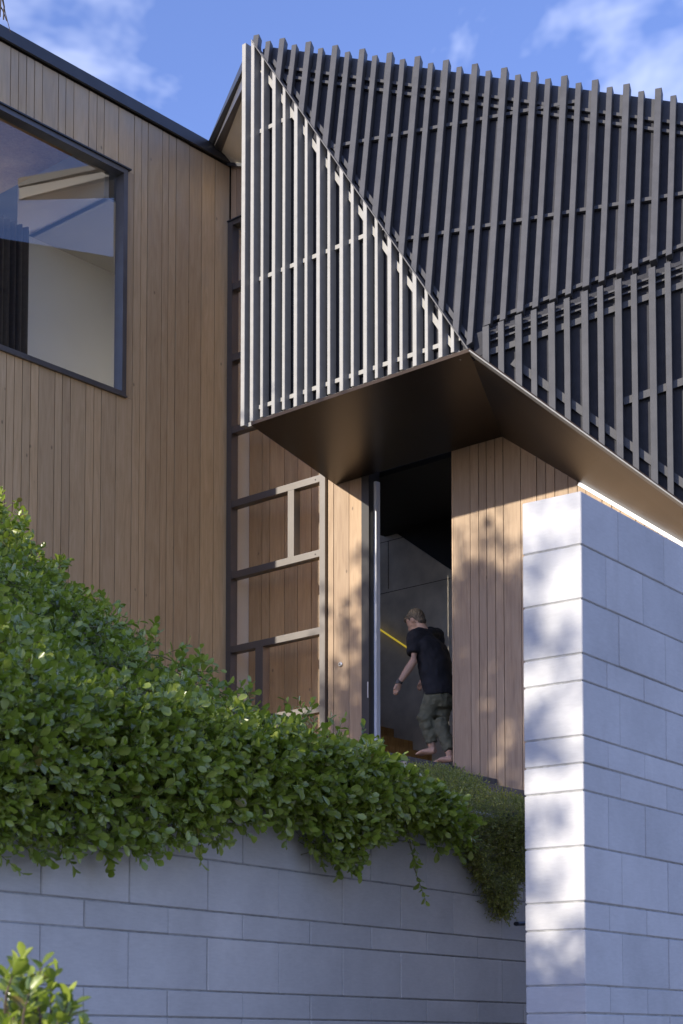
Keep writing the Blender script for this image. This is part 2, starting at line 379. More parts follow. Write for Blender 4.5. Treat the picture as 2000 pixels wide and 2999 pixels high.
# retaining wall under the hedge
rt = thing('retaining_wall', 'long grey block retaining wall beneath the hedge', 'wall', rw(0, 0.1, GZ))
zl = [1.11, 0.905, 0.705, 0.508, 0.408, 0.203, 0.102, -0.1, -0.3, -0.4, -0.6, -0.8, -0.9, -1.1, -1.3, -1.4, -1.6]
for ci in range(len(zl)-1):
    zt, zb = zl[ci], zl[ci+1]; h = zt-zb
    big = h > 0.15
    off = 0.0 if ci in (0, 2, 4) else 0.208
    if ci > 6: off = 0.208*(ci % 2)
    u = off-0.43*16
    while u < 4.4:
        a, b = u, u+0.43
        u += 0.43
        if zt < -0.45 and (a < -1.2): continue
        put_block(rt, block_mesh(0.43-J*0.7, 0.2, h-J, M['block_ret']), rw((a+b)/2, 0.1+random.gauss(0, 0.0012), (zt+zb)/2), 36.6)
prism('mortar', [rw(-6.8, 0.007, GZ), rw(4.6, 0.007, GZ), rw(4.6, 0.19, GZ), rw(-6.8, 0.19, GZ)], UP*(1.11-GZ-0.01), M['mortar'], rt)

# ------------------------------------------------------------------ house
house = thing('house', 'timber clad house with slatted dark canopy over its entry', 'house', Vector((P0.x, P0.y, FLOOR-0.3)))
# left wing ------------------------------------------------------
ROOFZ = 9.71; LEND = -3.3
win_r = lu(368, 830); win_t = hit(377, 504, LW).z; win_b = hit(360, 1159, LW).z; win_l = -3.22
LB = 2.1
lw_back = mesh_obj('wall', *prism_data([lp(LEND, LB, -0.03), lp(0, LB, -0.03), lp(0, win_b, -0.03), lp(LEND, win_b, -0.03)], -nLW*0.14), M['groove'], house)
def wall_piece(u0, u1, z0, z1): prism('wall_backing', [lp(u0, z0, -0.03), lp(u1, z0, -0.03), lp(u1, z1, -0.03), lp(u0, z1, -0.03)], -nLW*0.14, M['groove'], lw_back)
wall_piece(LEND, 0.1, win_t+0.002, ROOFZ); wall_piece(win_r+0.002, 0.1, win_b+0.002, win_t); wall_piece(LEND, win_l, win_b+0.002, win_t)
jx = [14, 38, 62, 86, 110, 158, 180, 204, 249, 273, 295, 338, 385, 407, 426, 469, 488, 510, 549, 586, 625, 671]
ju = [lu(x, 1400) for x in jx]; ju[-1] = -0.012
first = ju[0]; pat = [0.19, 0.085, 0.19, 0.19, 0.09, 0.19]
ju = [first-sum(pat[:k+1]) for k in range(len(pat))][::-1]+ju
ju = [u for u in ju if u > LEND-0.05]; ju[0] = LEND
for a, b in zip(ju[:-1], ju[1:]):
    a2, b2 = a+0.0045, b-0.0045; th_ = 0.022+random.uniform(-0.002, 0.002)
    spans = []
    if a2 >= win_r-0.004 or b2 <= win_l: spans = [(LB, ROOFZ-0.07)]
    else: spans = [(LB, win_b-0.006), (win_t+0.006, ROOFZ-0.07)]
    for z0, z1 in spans:
        if a2 < win_r < b2 and z1 > win_b+0.1 and z0 < win_t-0.1: pass
        prism('board', [lp(a2, z0, -0.028), lp(b2, z0, -0.028), lp(b2, z1, -0.028), lp(a2, z1, -0.028)], nLW*(0.028+th_-0.022), M['cedar'], lw_back)
    if a2 < win_r < b2:   # the board cut by the window jamb carries on beside it
        prism('board', [lp(win_r+0.004, win_b-0.004, -0.028), lp(b2, win_b-0.004, -0.028), lp(b2, win_t+0.004, -0.028), lp(win_r+0.004, win_t+0.004, -0.028)], nLW*0.0275, M['cedar'], lw_back)
# roof edge, roof, end wall, back wall
roof = prism('roof', [lp(LEND-0.1, ROOFZ, 0.02), lp(0.05, ROOFZ, 0.02), lp(0.05, ROOFZ, -6.0), lp(LEND-0.1, ROOFZ, -6.0)], UP*0.05, M['trim'], house)
prism('roof_flashing', [lp(LEND-0.12, 9.655, 0.021), lp(0.0, 9.655, 0.021), lp(0.0, 9.775, 0.021), lp(LEND-0.12, 9.775, 0.021)], nLW*0.03, M['trim'], roof)
endw = prism('end_wall', [lp(LEND, LB, -0.17), lp(LEND, LB, -6), lp(LEND, 6.7, -6), lp(LEND, 6.7, -0.17)], dR*0.12, M['cedar'], house)
prism('wall_backing', [lp(LEND, 9.2, -0.17), lp(LEND, 9.2, -6), lp(LEND, ROOFZ, -6), lp(LEND, ROOFZ, -0.17)], dR*0.12, M['cedar'], endw)
prism('wall_backing', [lp(LEND, 6.701, -0.17), lp(LEND, 6.701, -0.95), lp(LEND, 9.199, -0.95), lp(LEND, 9.199, -0.17)], dR*0.12, M['cedar'], endw)
prism('wall_backing', [lp(LEND, 6.701, -5.6), lp(LEND, 6.701, -6), lp(LEND, 9.199, -6), lp(LEND, 9.199, -5.6)], dR*0.12, M['cedar'], endw)
prism('pane', [lp(LEND+0.05, 6.701, -0.95), lp(LEND+0.05, 6.701, -5.6), lp(LEND+0.05, 9.199, -5.6), lp(LEND+0.05, 9.199, -0.95)], dR*0.008, M['glass'], endw)  # unseen end window, added to let daylight brighten the room
rear = prism('rear_wall', [lp(LEND, LB, -5.9), lp(0.05, LB, -5.9), lp(0.05, 6.7, -5.9), lp(LEND, 6.7, -5.9)], -nLW*0.1, M['cedar'], house)
prism('wall_backing', [lp(LEND, 9.2, -5.9), lp(0.05, 9.2, -5.9), lp(0.05, ROOFZ, -5.9), lp(LEND, ROOFZ, -5.9)], -nLW*0.1, M['cedar'], rear)
prism('pane', [lp(LEND+0.13, 6.7, -5.93), lp(0.05, 6.7, -5.93), lp(0.05, 9.2, -5.93), lp(LEND+0.13, 9.2, -5.93)], -nLW*0.008, M['glass'], rear)  # unseen rear window, added to carry more daylight into the room
# corner window
win = prism('window', [lp(win_l, win_b, -0.10), lp(win_r, win_b, -0.10), lp(win_r, win_b+0.035, -0.10), lp(win_l, win_b+0.035, -0.10)], nLW*0.125, M['frame'], house)
prism('frame', [lp(win_l, win_t-0.05, -0.10), lp(win_r, win_t-0.05, -0.10), lp(win_r, win_t, -0.10), lp(win_l, win_t, -0.10)], nLW*0.125, M['frame'], win)
prism('frame', [lp(win_r-0.055, win_b+0.036, -0.10), lp(win_r, win_b+0.036, -0.10), lp(win_r, win_t-0.051, -0.10), lp(win_r-0.055, win_t-0.051, -0.10)], nLW*0.123, M['frame'], win)
prism('frame', [lp(win_l, win_b+0.036, -0.10), lp(win_l+0.05, win_b+0.036, -0.10), lp(win_l+0.05, win_t-0.051, -0.10), lp(win_l, win_t-0.051, -0.10)], nLW*0.123, M['frame'], win)
prism('sill', [lp(win_l-0.02, win_b-0.02, -0.01), lp(win_r+0.01, win_b-0.02, -0.01), lp(win_r+0.01, win_b-0.001, -0.01), lp(win_l-0.02, win_b-0.001, -0.01)], nLW*0.042, M['frame'], win)
prism('head_flashing', [lp(win_l-0.02, win_t+0.001, -0.01), lp(win_r+0.03, win_t+0.001, -0.01), lp(win_r+0.03, win_t+0.016, -0.01), lp(win_l-0.02, win_t+0.016, -0.01)], nLW*0.055, M['trim'], win)
prism('pane', [lp(win_l+0.045, win_b+0.03, -0.055), lp(win_r-0.05, win_b+0.03, -0.055), lp(win_r-0.05, win_t-0.045, -0.055), lp(win_l+0.045, win_t-0.045, -0.055)], -nLW*0.006, M['glass_upper'], win)
# room behind the window
zc = hit(350, 568, LW).z; r_ = ray(84, 690); c0 = r_*(zc/r_.z)
D = -(c0-lp(0, 0)).dot(nLW); ucl = (c0-lp(0, 0)).dot(dR)
zb_ = 9.36
room = prism('room_wall', [lp(ucl, win_b-0.5, -D), lp(-0.1, win_b-0.5, -D), lp(-0.1, zc, -D), lp(ucl, zc, -D)], -nLW*0.08, M['white_paint'], house)
prism('lowered_ceiling', [lp(ucl, zc, -D), lp(-0.15, zc, -D), lp(-0.15, zc, -0.18), lp(ucl, zc, -0.18)], UP*0.02, M['ceiling_grey'], room)
prism('bulkhead', [lp(ucl, zc, -D-0.2), lp(ucl, zc, -0.18), lp(ucl, zb_, -0.18), lp(ucl, zb_, -D-0.2)], dR*0.06, M['ceiling_grey'], room)
prism('room_ceiling', [lp(LEND+0.13, zb_, -0.18), lp(ucl, zb_, -0.18), lp(ucl, zb_, -5.8), lp(LEND+0.13, zb_, -5.8)], UP*0.03, M['oak'], room)
prism('room_floor', [lp(LEND+0.13, win_b-0.5, -0.18), lp(-0.1, win_b-0.5, -0.18), lp(-0.1, win_b-0.5, -5.8), lp(LEND+0.13, win_b-0.5, -5.8)], -UP*0.05, M['white_paint'], room)
prism('room_end_wall', [lp(-0.12, win_b-0.5, -0.18), lp(-0.12, win_b-0.5, -D), lp(-0.12, zc, -D), lp(-0.12, zc, -0.18)], dR*0.05, M['white_paint'], room)
Vc = []; Fcc = []
cu0 = ucl-1.0; N_ = 60
for k in range(N_+1):
    u = cu0+(ucl-0.02-cu0)*k/N_; off = -D+0.05+0.045*sin(k*1.25)
    Vc += [lp(u, win_b-0.45, off), lp(u, zb_-0.6, off)]
for k in range(N_): Fcc.append([2*k, 2*k+2, 2*k+3, 2*k+1])
mesh_obj('curtain', Vc, Fcc, M['curtain'], room, smooth=True)

# entry front ----------------------------------------------------
GL_B = FLOOR-0.05
head_z = hit(676, 655, W).z
gx = dict(l0=wu(669, 1600), l1=wu(684, 1600), r0=wu(943, 1600), r1=wu(959, 1600))
glz = prism('entry_glazing', [wp(gx['l0'], GL_B, -0.06), wp(gx['l1'], GL_B, -0.06), wp(gx['l1'], head_z, -0.06), wp(gx['l0'], head_z, -0.06)], nW*0.10, M['frame_entry'], house)
M['frame_entry'] = M['frame_entry']
def gbar(name, u0, u1, z0, z1, off=0.038, mat=None): return prism(name, [wp(u0, z0, -0.06), wp(u1, z0, -0.06), wp(u1, z1, -0.06), wp(u0, z1, -0.06)], nW*(0.06+off), mat or M['frame_entry'], glz)
gbar('mullion', gx['r0'], gx['r1'], GL_B, head_z, 0.040)
tz = [3.43, 4.24, 5.05, 5.835, 6.655, 7.46, 8.26]
for z in tz: gbar('transom', gx['l1']+0.001, gx['r0']-0.001, z-0.036, z+0.036, 0.036)
gbar('transom', gx['l1']+0.001, gx['r0']-0.001, head_z-0.05, head_z, 0.036)
gbar('mullion', wu(849, 1550), wu(867, 1550), 5.087, 5.798, 0.034)
gbar('mullion', wu(754, 1950), wu(776, 1950), 3.467, 4.203, 0.034)
gbar('mullion', wu(754, 1950), wu(776, 1950), GL_B, 3.393, 0.034)
edges = [GL_B]+tz+[head_z]
for a, b in zip(edges[:-1], edges[1:]):
    prism('pane', [wp(gx['l1']-0.004, a+0.02, -0.02), wp(gx['r0']+0.004, a+0.02, -0.02), wp(gx['r0']+0.004, b-0.02, -0.02), wp(gx['l1']-0.004, b-0.02, -0.02)], -nW*0.008, M['glass'], glz)
for z in tz[2:4]:
    V, Fc = tube_data([wp(gx['r0']-0.06, z-0.004, 0.036), wp(gx['r0']-0.06, z-0.004, 0.041)], [0.007, 0.007], 10); mesh_obj('screw_cover', V, Fc, M['frame_dark'], glz)
# hall behind the glazing
hall = prism('hall_wall', [wp(gx['l0']-0.02, GL_B, -0.12), wp(gx['l0']-0.02, GL_B, -0.12)+dR*0.30, wp(gx['l0']-0.02, head_z, -0.12)+dR*0.30, wp(gx['l0']-0.02, head_z, -0.12)], -nLW*0.05, M['white_paint'], house)
c_a = wp(gx["l0"]-0.015, 0, -0.12)+dR*0.21
l_e = wp(1.40, 0, -0.62); AZI = degrees(atan2((l_e-c_a).x, (l_e-c_a).y)); LI = (l_e-Vector((c_a.x, c_a.y, 0))).length
dI = hdir(AZI); nI = hdir(AZI+90)
hall2 = prism('hall_lining', [c_a+UP*GL_B-nI*0.03, c_a+dI*LI+UP*GL_B-nI*0.03, c_a+dI*LI+UP*head_z-nI*0.03, c_a+UP*head_z-nI*0.03], -nI*0.05, M['groove'], house)
k = 0; d0 = 0.0
while d0 < LI-0.1:
    wd = [0.17, 0.10, 0.19, 0.17, 0.17][k % 5]; k += 1
    prism('board', [c_a+dI*(d0+0.003)+UP*GL_B-nI*0.028, c_a+dI*(d0+wd-0.003)+UP*GL_B-nI*0.028, c_a+dI*(d0+wd-0.003)+UP*(head_z-0.1)-nI*0.028, c_a+dI*(d0+0.003)+UP*(head_z-0.1)-nI*0.028], nI*0.028, M['cedar_inside'], hall2); d0 += wd
prism('hall_roof', [wp(-0.1, head_z+0.02, -0.16), wp(2.4, head_z+0.02, -0.16), wp(2.4, head_z+0.02, -1.8), wp(-0.4, head_z+0.02, -1.8)], UP*0.05, M['ceiling_grey'], hall)
prism('hall_sun_baffle', [wp(1.40, GL_B, -0.17), wp(1.40, GL_B, -0.66), wp(1.40, head_z, -0.66), wp(1.40, head_z, -0.17)], -dN*0.04, M['ceiling_grey'], hall)  # hidden partition, added to keep sun through the glazing off the stair wall
# timber front: strips beside the door, above the glazing and right of the door
def wline(u):   # underside of the canopy where it meets the front
    uK = (ptK-P0).dot(-dN); uN = (ptN-P0).dot(-dN)
    if u < uK: return ZS
    return ZS+(ptN.z-ZS)*(u-uK)/(uN-uK)
front = prism('entry_wall', [wp(wu(960, 1700), GL_B, -0.035), wp(wu(1060, 1700), GL_B, -0.035), wp(wu(1060, 1700), ZS+0.25, -0.035), wp(wu(960, 1700), ZS+0.25, -0.035)], -nW*0.12, M['groove'], house)
def wboards(us, zb, ztf, gap=0.0035):
    for a, b in zip(us[:-1], us[1:]):
        t = random.uniform(-0.002, 0.001)
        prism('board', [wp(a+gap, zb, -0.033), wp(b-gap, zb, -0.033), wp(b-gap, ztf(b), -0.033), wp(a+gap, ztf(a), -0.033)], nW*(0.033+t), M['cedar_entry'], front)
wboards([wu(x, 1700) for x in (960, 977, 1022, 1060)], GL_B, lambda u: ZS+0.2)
px_r = [1326, 1376, 1401, 1424, 1449, 1473, 1524, 1571, 1598, 1624, 1663, 1690, 1715, 1762, 1790, 1815, 1860, 1885, 1925, 1950, 1990, 2030, 2055, 2100, 2140, 2165, 2210]
us_r = [wu(x, 1400) for x in px_r]
prism('wall_backing', [wp(us_r[0], 1.2, -0.035), wp(us_r[-1], 1.2, -0.035), wp(us_r[-1], wline(us_r[-1])+0.1, -0.035), wp((ptK-P0).dot(-dN), ZS+0.15, -0.035), wp(us_r[0], ZS+0.15, -0.035)], -nW*0.12, M['groove'], front)
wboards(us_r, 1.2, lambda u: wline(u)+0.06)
us_t = [0.006]; pat = [0.12, 0.09, 0.18, 0.09, 0.18, 0.18]
while us_t[-1] < 1.25: us_t.append(us_t[-1]+pat[len(us_t) % 6])
prism('wall_backing', [wp(-0.12, head_z+0.012, -0.035), wp(1.3, head_z+0.012, -0.035), wp(1.3, 9.88, -0.035), wp(-0.12, 9.88, -0.035)], -nW*0.12, M['groove'], front)
wboards(us_t, head_z+0.012, lambda u: 9.85)
prism('head_flashing', [wp(-0.0, head_z+0.0005, -0.03), wp(1.15, head_z+0.0005, -0.03), wp(1.15, head_z+0.012, -0.03), wp(0.0, head_z+0.012, -0.03)], nW*0.085, M['trim'], front)
prism('wall_backing', [wp(gx['r1'], ZS+0.26, -0.036), wp(2.6, ZS+0.26, -0.036), wp(2.6, 8.2, -0.036), wp(gx['r1'], 8.2, -0.036)], -nW*0.11, M['groove'], front)
# door frame, door edge, bell
u_j0, u_j1, u_d1, u_o = wu(1060, 1800), wu(1082, 1800), wu(1101, 1800), us_r[0]
door = prism('door_frame', [wp(u_j0+0.002, FLOOR-0.04, -0.16), wp(u_j1, FLOOR-0.04, -0.16), wp(u_j1, ZS+0.1, -0.16), wp(u_j0+0.002, ZS+0.1, -0.16)], nW*0.17, M['frame_dark'], house)
dpl = vplane(P0-nW*0.07, AZL); ue0, ue1 = [(hit(x, 1800, dpl)-P0).dot(-dN) for x in (1080, 1102)]
prism('door_edge', [wp(ue0, FLOOR, -0.13), wp(ue1, FLOOR, -0.13), wp(ue1, ZS-0.05, -0.13), wp(ue0+0.0, ZS-0.05, -0.13)], nW*0.06, M['door_edge'], door)
prism('lock_plate', [wp(u_j1-0.018, 3.46, 0.0105), wp(u_j1-0.006, 3.46, 0.0105), wp(u_j1-0.006, 3.62, 0.0105), wp(u_j1-0.018, 3.62, 0.0105)], nW*0.004, M['steel'], door)
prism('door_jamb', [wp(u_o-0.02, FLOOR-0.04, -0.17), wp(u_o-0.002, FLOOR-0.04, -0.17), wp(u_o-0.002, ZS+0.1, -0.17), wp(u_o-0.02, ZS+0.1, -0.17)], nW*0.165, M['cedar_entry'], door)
pb = hit(998, 1946, W)
V, Fc = tube_data([pb+nW*0.001, pb+nW*0.012, pb+nW*0.016], [0.025, 0.025, 0.019], 18); bell = mesh_obj('door_bell', V, Fc, M['steel'], house)
V, Fc = tube_data([pb+nW*0.0165, pb+nW*0.022], [0.010, 0.009], 14); mesh_obj('bell_button', V, Fc, M['frame'], bell)

# stair hall behind the door
DB = 1.75
BWp = vplane(P0-nW*DB, AZL)
hallw = prism('stair_wall', [wp(-0.3, FLOOR-0.1, -DB), wp(4.2, FLOOR-0.1, -DB), wp(4.2, head_z, -DB), wp(-0.3, head_z, -DB)], -nW*0.1, M['concrete'], house)
for (xa, ya, xb, yb) in ((1090, 1590, 1340, 1540), (1090, 1742, 1340, 1692)):
    a = hit(xa, ya, BWp); b = hit(xb, yb, BWp); zz = (a.z+b.z)/2; a.z = zz; b.z = zz
    bar('panel_joint', a+nW*0.001, b+nW*0.001, 0.003, 0.006, nW, M['groove'], hallw)
a = hit(1137, 1585, BWp); bar('panel_joint', Vector((a.x, a.y, a.z))+nW*0.001, Vector((a.x, a.y, a.z-0.55))+nW*0.001, 0.003, 0.006, nW, M['groove'], hallw)
sa = hit(1080, 1505, BWp); sb = hit(1345, 1684, BWp)
prism('stair_soffit', [sa, sb, Vector((sb.x, sb.y, 8.1)), Vector((sa.x, sa.y, 8.1))], nW*0.03, M['black'], hallw)
prism('hall_ceiling', [wp(1.40, ZS+0.02, -0.17), wp(4.2, ZS+0.02, -0.17), wp(4.2, ZS+0.02, -DB), wp(0.75, ZS+0.02, -DB), wp(0.75, ZS+0.02, -0.9)], UP*0.05, M['black'], hallw)
prism('side_wall', [wp(4.15, FLOOR-0.1, -0.17), wp(4.15, FLOOR-0.1, -DB), wp(4.15, 8.0, -DB), wp(4.15, 8.0, -0.17)], -dN*0.08, M['concrete'], hallw)
prism('hall_floor', [wp(1.47, FLOOR, -0.175), wp(4.2, FLOOR, -0.175), wp(4.2, FLOOR, -DB), wp(-0.2, FLOOR, -DB), wp(-0.1, FLOOR, -0.175)], -UP*0.12, M['stone'], hallw)
ra = hit(1080, 1818, BWp)+nW*0.06; rb = hit(1260, 1938, BWp)+nW*0.06
V, Fc = tube_data([ra, rb], [0.0095, 0.0095], 10); mesh_obj('lit_handrail', V, Fc, M['led'], hallw)
st0 = (hit(1228, 2190, vplane(P0-nW*(DB-0.9), AZL))-P0).dot(-dN)
for k in range(7):
    ua = st0-0.27*k
    prism('stair_tread', [wp(ua-0.27 if k < 6 else ua-1.0, FLOOR+0.012, -DB+0.001), wp(ua, FLOOR+0.012, -DB+0.001), wp(ua, FLOOR+0.17*(k+1), -DB+0.001), wp(ua-0.268 if k < 6 else ua-1.0, FLOOR+0.17*(k+1), -DB+0.001)], nW*0.9, M['oak'], hallw)

# canopy ---------------------------------------------------------
sof = prism('soffit', [ptA, ptB, ptK, ptC], UP*0.03, M['bronze'], house)
ext = 1.35
ptE2 = ptB+(ptE-ptB)*ext; ptN2 = ptK+(ptN-ptK)*ext
prism('soffit_panel', [ptB, ptK, ptM], UP*0.03, M['bronze'], sof)
prism('soffit_panel', [ptB, ptM, ptN2], UP*0.03, M['bronze'], sof)
prism('soffit_panel', [ptB, ptN2, ptE2], UP*0.03, M['bronze'], sof)
a = ptM-UP*0.012+nW*0.012; b = ptN2-UP*0.012+nW*0.012
bar('soffit_flashing', a, b, 0.032, 0.024, UP, M['alu'], sof)
# front screen: triangle A-B-T in the plane Fp
fF = lambda u, z, off: Vector((ptA.x, ptA.y, 0))-dN*u+UP*z+nW*off
LF = (ptB-ptA).dot(-dN)
hipF = lambda u: ptT.z+(ZS-ptT.z)*(u/LF)
fs = prism('front_screen', [fF(0.03, ZS+0.03, -0.11), fF(LF-0.02, ZS+0.03, -0.11), fF(0.03, ptT.z-0.05, -0.11)], -nW*0.03, M['sheet_black'], house)
PAIR = 0.277; BWID = 0.040
def fbatten(u, wd, dep, zb, front=0.0):
    zt0, zt1 = hipF(u)-0.015, hipF(u+wd)-0.015
    if zt1-zb < 0.05: zt1 = zb+0.05
    if zt0 <= zb+0.05: return
    prism('batten', [fF(u, zb, front), fF(u+wd, zb, front), fF(u+wd, zt1, front), fF(u, zt0, front)], -nW*dep, M['batten_lit'], fs, bevel=0.003)
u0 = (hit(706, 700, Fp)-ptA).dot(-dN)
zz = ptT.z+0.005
prism('batten', [fF(u0, ZS+0.02, 0.0), fF(u0+0.05, ZS+0.02, 0.0), fF(u0+0.05, zz, 0.0), fF(u0, zz, 0.0)], -nW*0.085, M['batten_lit'], fs, bevel=0.003)
u = (hit(732, 900, Fp)-ptA).dot(-dN); k = 0
while u < LF-0.03:
    fbatten(u, BWID+0.003, 0.098, ZS+0.035); fbatten(u+0.122, BWID-0.005, 0.085, ZS+0.05, -0.012); u += PAIR
for z in (ZS+0.018, ZS+0.16, 7.12, 8.55):
    ue = LF*(ptT.z-z)/(ptT.z-ZS)-0.02
    prism('rail', [fF(u0+0.03, z, -0.088), fF(ue, z, -0.088), fF(ue-0.02, z+0.038, -0.088), fF(u0+0.03, z+0.038, -0.088)], nW*0.022 if z > ZS+0.1 else nW*0.04, M['batten_lit'], fs)
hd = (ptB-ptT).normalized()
bar('rail', fF(0.06, hipF(0.06)-0.20, -0.076), fF(LF-0.14, hipF(LF-0.14)-0.20, -0.076), 0.045, 0.022, hd.cross(nW), M['batten_lit'], fs)
bar('hip_edge', ptT-nW*0.03+hd*0.02, ptB-nW*0.03, 0.010, 0.06, hd.cross(nW), M['batten_shaded'], fs)
# side return hidden behind the screen
prism('canopy_side', [ptA+Vector((0.12, -0.02, 0.03))-nW*0.16, ptC+UP*0.03+Vector((0.02, 0, 0)), ptC+UP*3.4+Vector((0.02, 0, 0)), ptA+Vector((0.12, -0.02, 3.3))-nW*0.16], -dN*0.04, M['sheet_black'], fs)
# leaning roof screen: plane G1
n1 = G1[0] if G1[0].z > 0 else -G1[0]
e1v = (UP-n1*n1.z).normalized(); e1u = e1v.cross(n1).normalized()
if e1u.x < 0: e1u = -e1u
g1 = lambda u, v, off=0.0: ptB+e1u*u+e1v*v+n1*off
uv1 = lambda p: ((p-ptB).dot(e1u), (p-ptB).dot(e1v))
tU, tV = uv1(ptT); qU, qV = uv1(ptT+(ptQ-ptT)*1.25); pU, pV = uv1(ptB+(ptP-ptB)*1.35)
top1 = lambda u: tV+(qV-tV)*(u-tU)/(qU-tU)
FV0 = 0.185/e1v.z
bot1 = lambda u: (tV*(u/tU) if u < 0 else FV0*min(1, u/0.03)+(pV-FV0)*(u/pU))
UMAX = min(qU, pU)
rs = prism('roof_screen', [g1(tU, tV-0.08, -0.10), g1(0, 0, -0.10), g1(UMAX, bot1(UMAX), -0.10), g1(UMAX, top1(UMAX)-0.07, -0.10), g1(tU+0.05, top1(tU)-0.07, -0.10)], -n1*0.03, M['sheet_blue'], house)
def gbatten(parent, fr, u, wd, vb0, vb1, vt, front, dep, mat, nn):
    prism('batten', [fr(u, vb0, front), fr(u+wd, vb1, front), fr(u+wd, vt, front), fr(u, vt, front)], -nn*dep, mat, parent, bevel=0.003)
PG = 0.272
u = tU+0.02
while u < UMAX-0.1:
    for du, wd, fr_, dep, up_ in ((0.0, 0.056, 0.0, 0.082, 0.075), (0.128, 0.050, -0.012, 0.07, 0.03)):
        uu = u+du; b0, b1 = bot1(uu)+0.012, bot1(uu+wd)+0.012; t = top1(uu+wd/2)+up_
        if t-b0 > 0.06: gbatten(rs, g1, uu, wd, b0, b1, t, fr_, dep, M['batten_shaded'], n1)
    u += PG
ridge = bar('ridge_cap', g1(tU+0.08, top1(tU+0.08)-0.06, -0.115), g1(UMAX, top1(UMAX)-0.06, -0.115), 0.18, 0.04, e1v, M['batten_shaded'], rs)
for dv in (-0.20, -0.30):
    bar('rail', g1(tU+0.25, top1(tU+0.25)+dv, -0.075), g1(UMAX, top1(UMAX)+dv, -0.075), 0.030, 0.02, e1v, M['batten_shaded'], rs)
for zr in (8.12, 7.0):
    v = (zr-ptB.z)/e1v.z
    uL = tU*(v/tV)+0.05
    uR = min(UMAX, tU+(v+0.12-tV)*(qU-tU)/(qV-tV))
    bar('rail', g1(uL, v, -0.072), g1(uR, v, -0.072), 0.034, 0.025, e1v, M['batten_shaded'], rs)
# rail under the hip and above the fold
ofs = 0.22
bar('rail', g1(tU+0.22, bot1(tU+0.22)+0.13, -0.072), g1(-0.02, 0.16, -0.072), 0.034, 0.02, e1v, M['batten_shaded'], rs)
bar('rail', g1(0.12, bot1(0.12)+0.10, -0.072), g1(UMAX, bot1(UMAX)+0.10, -0.072), 0.034, 0.025, e1v, M['batten_shaded'], rs)
# vertical skirt screen under the fold: plane G2
d2 = hdir(azG2); n2 = Vector((-d2.y, d2.x, 0)); n2 = n2 if n2.y < 0 else -n2
g2 = lambda u, z, off=0.0: Vector((ptB.x, ptB.y, 0))+d2*u+UP*z+n2*off
pL = (ptP-ptB).dot(d2); eL = (ptE-ptB).dot(d2)
fold2 = lambda u: ZS+0.185+(ptP.z-ZS-0.185)*(u/pL)
low2 = lambda u: ZS+(ptE.z-ZS)*(u/eL)
U2 = eL*ext
ss = prism('skirt_screen', [g2(0.02, ZS+0.0, -0.10), g2(U2, low2(U2)+0.02, -0.10), g2(U2, fold2(U2), -0.10), g2(0.02, fold2(0.02), -0.10)], -n2*0.03, M['sheet_blue'], house)
u = 0.02+((PG*100) % 1)*0.0
# continue the roof rhythm
k0 = math.ceil((0-(tU+0.02))/PG); u = tU+0.02+PG*(k0-1)
while u < U2:
    for du, wd, fr_, dep in ((0.0, 0.056, 0.0, 0.082), (0.128, 0.050, -0.012, 0.07)):
        uu = u+du
        if uu < 0.01 or uu+wd > U2: continue
        zt = fold2(uu+wd/2)-0.012
        b0, b1 = low2(uu)+0.012, low2(uu+wd)+0.012
        if zt-b0 > 0.05: prism('batten', [g2(uu, b0, fr_), g2(uu+wd, b1, fr_), g2(uu+wd, fold2(uu+wd)-0.014, fr_), g2(uu, fold2(uu)-0.014, fr_)], -n2*dep, M['batten_shaded'], ss, bevel=0.003)
    u += PG
def g2rail(ua, za, ub, zb, w=0.036):
    bar('rail', g2(ua, za, -0.072), g2(ub, zb, -0.072), w, 0.025, UP, M['batten_shaded'], ss)
for dz, w in ((-0.07, 0.014), (-0.125, 0.014), (-0.22, 0.05)): g2rail(0.15, fold2(0.15)+dz, U2, fold2(U2)+dz, w)
g2rail(0.35, low2(0.35)+0.20, U2, low2(U2)+0.20, 0.06)
g2rail(1.25, fold2(1.25)-1.02, U2, fold2(U2)-1.02, 0.06)
bar('edge_flashing', g2(0.0, ZS+0.004, -0.03), g2(U2, low2(U2)+0.004, -0.03), 0.010, 0.10, UP, M['batten_lit'], ss)
# barge and small eave on the left of the canopy
f_a = at(715, 165, 15.75); f_b = at(603, 430, 17.86); f_c = at(634, 447, 17.86); f_d = at(715, 232, 15.75)
mid1 = f_a.lerp(f_d, 0.42); mid2 = f_b.lerp(f_c, 0.42)
barge = prism('barge_board', [f_a, f_b, mid2, mid1], Vector((0.05, 0.03, 0)), M['trim'], house)
prism('barge_face', [mid1+Vector((0.02, 0.012, -0.006)), mid2+Vector((0.02, 0.012, -0.006)), f_c+Vector((0.02, 0.012, 0)), f_d+Vector((0.02, 0.012, 0))], Vector((0.03, 0.018, 0)), M['frame'], barge)
e_c = hit(667, 482, W)+nW*0.03; e_d = hit(760, 487, W)+nW*0.03; e_e = at(790, 170, 15.5)
prism('eave_soffit', [f_d+Vector((0.045, 0.03, 0.0)), f_c+Vector((0.045, 0.03, 0.0)), e_c, e_d], UP*0.03, M['soffit_cream'], barge)
prism('eave_trim', [f_c+UP*0.0, e_c+nW*0.01, e_c+nW*0.01-UP*0.05, f_c-UP*0.05], nLW*0.03, M['trim'], barge)
prism('eave_trim', [e_c+nW*0.012, e_d+nW*0.012, e_d+nW*0.012-UP*0.035, e_c+nW*0.012-UP*0.035], nW*0.025, M['trim'], barge)

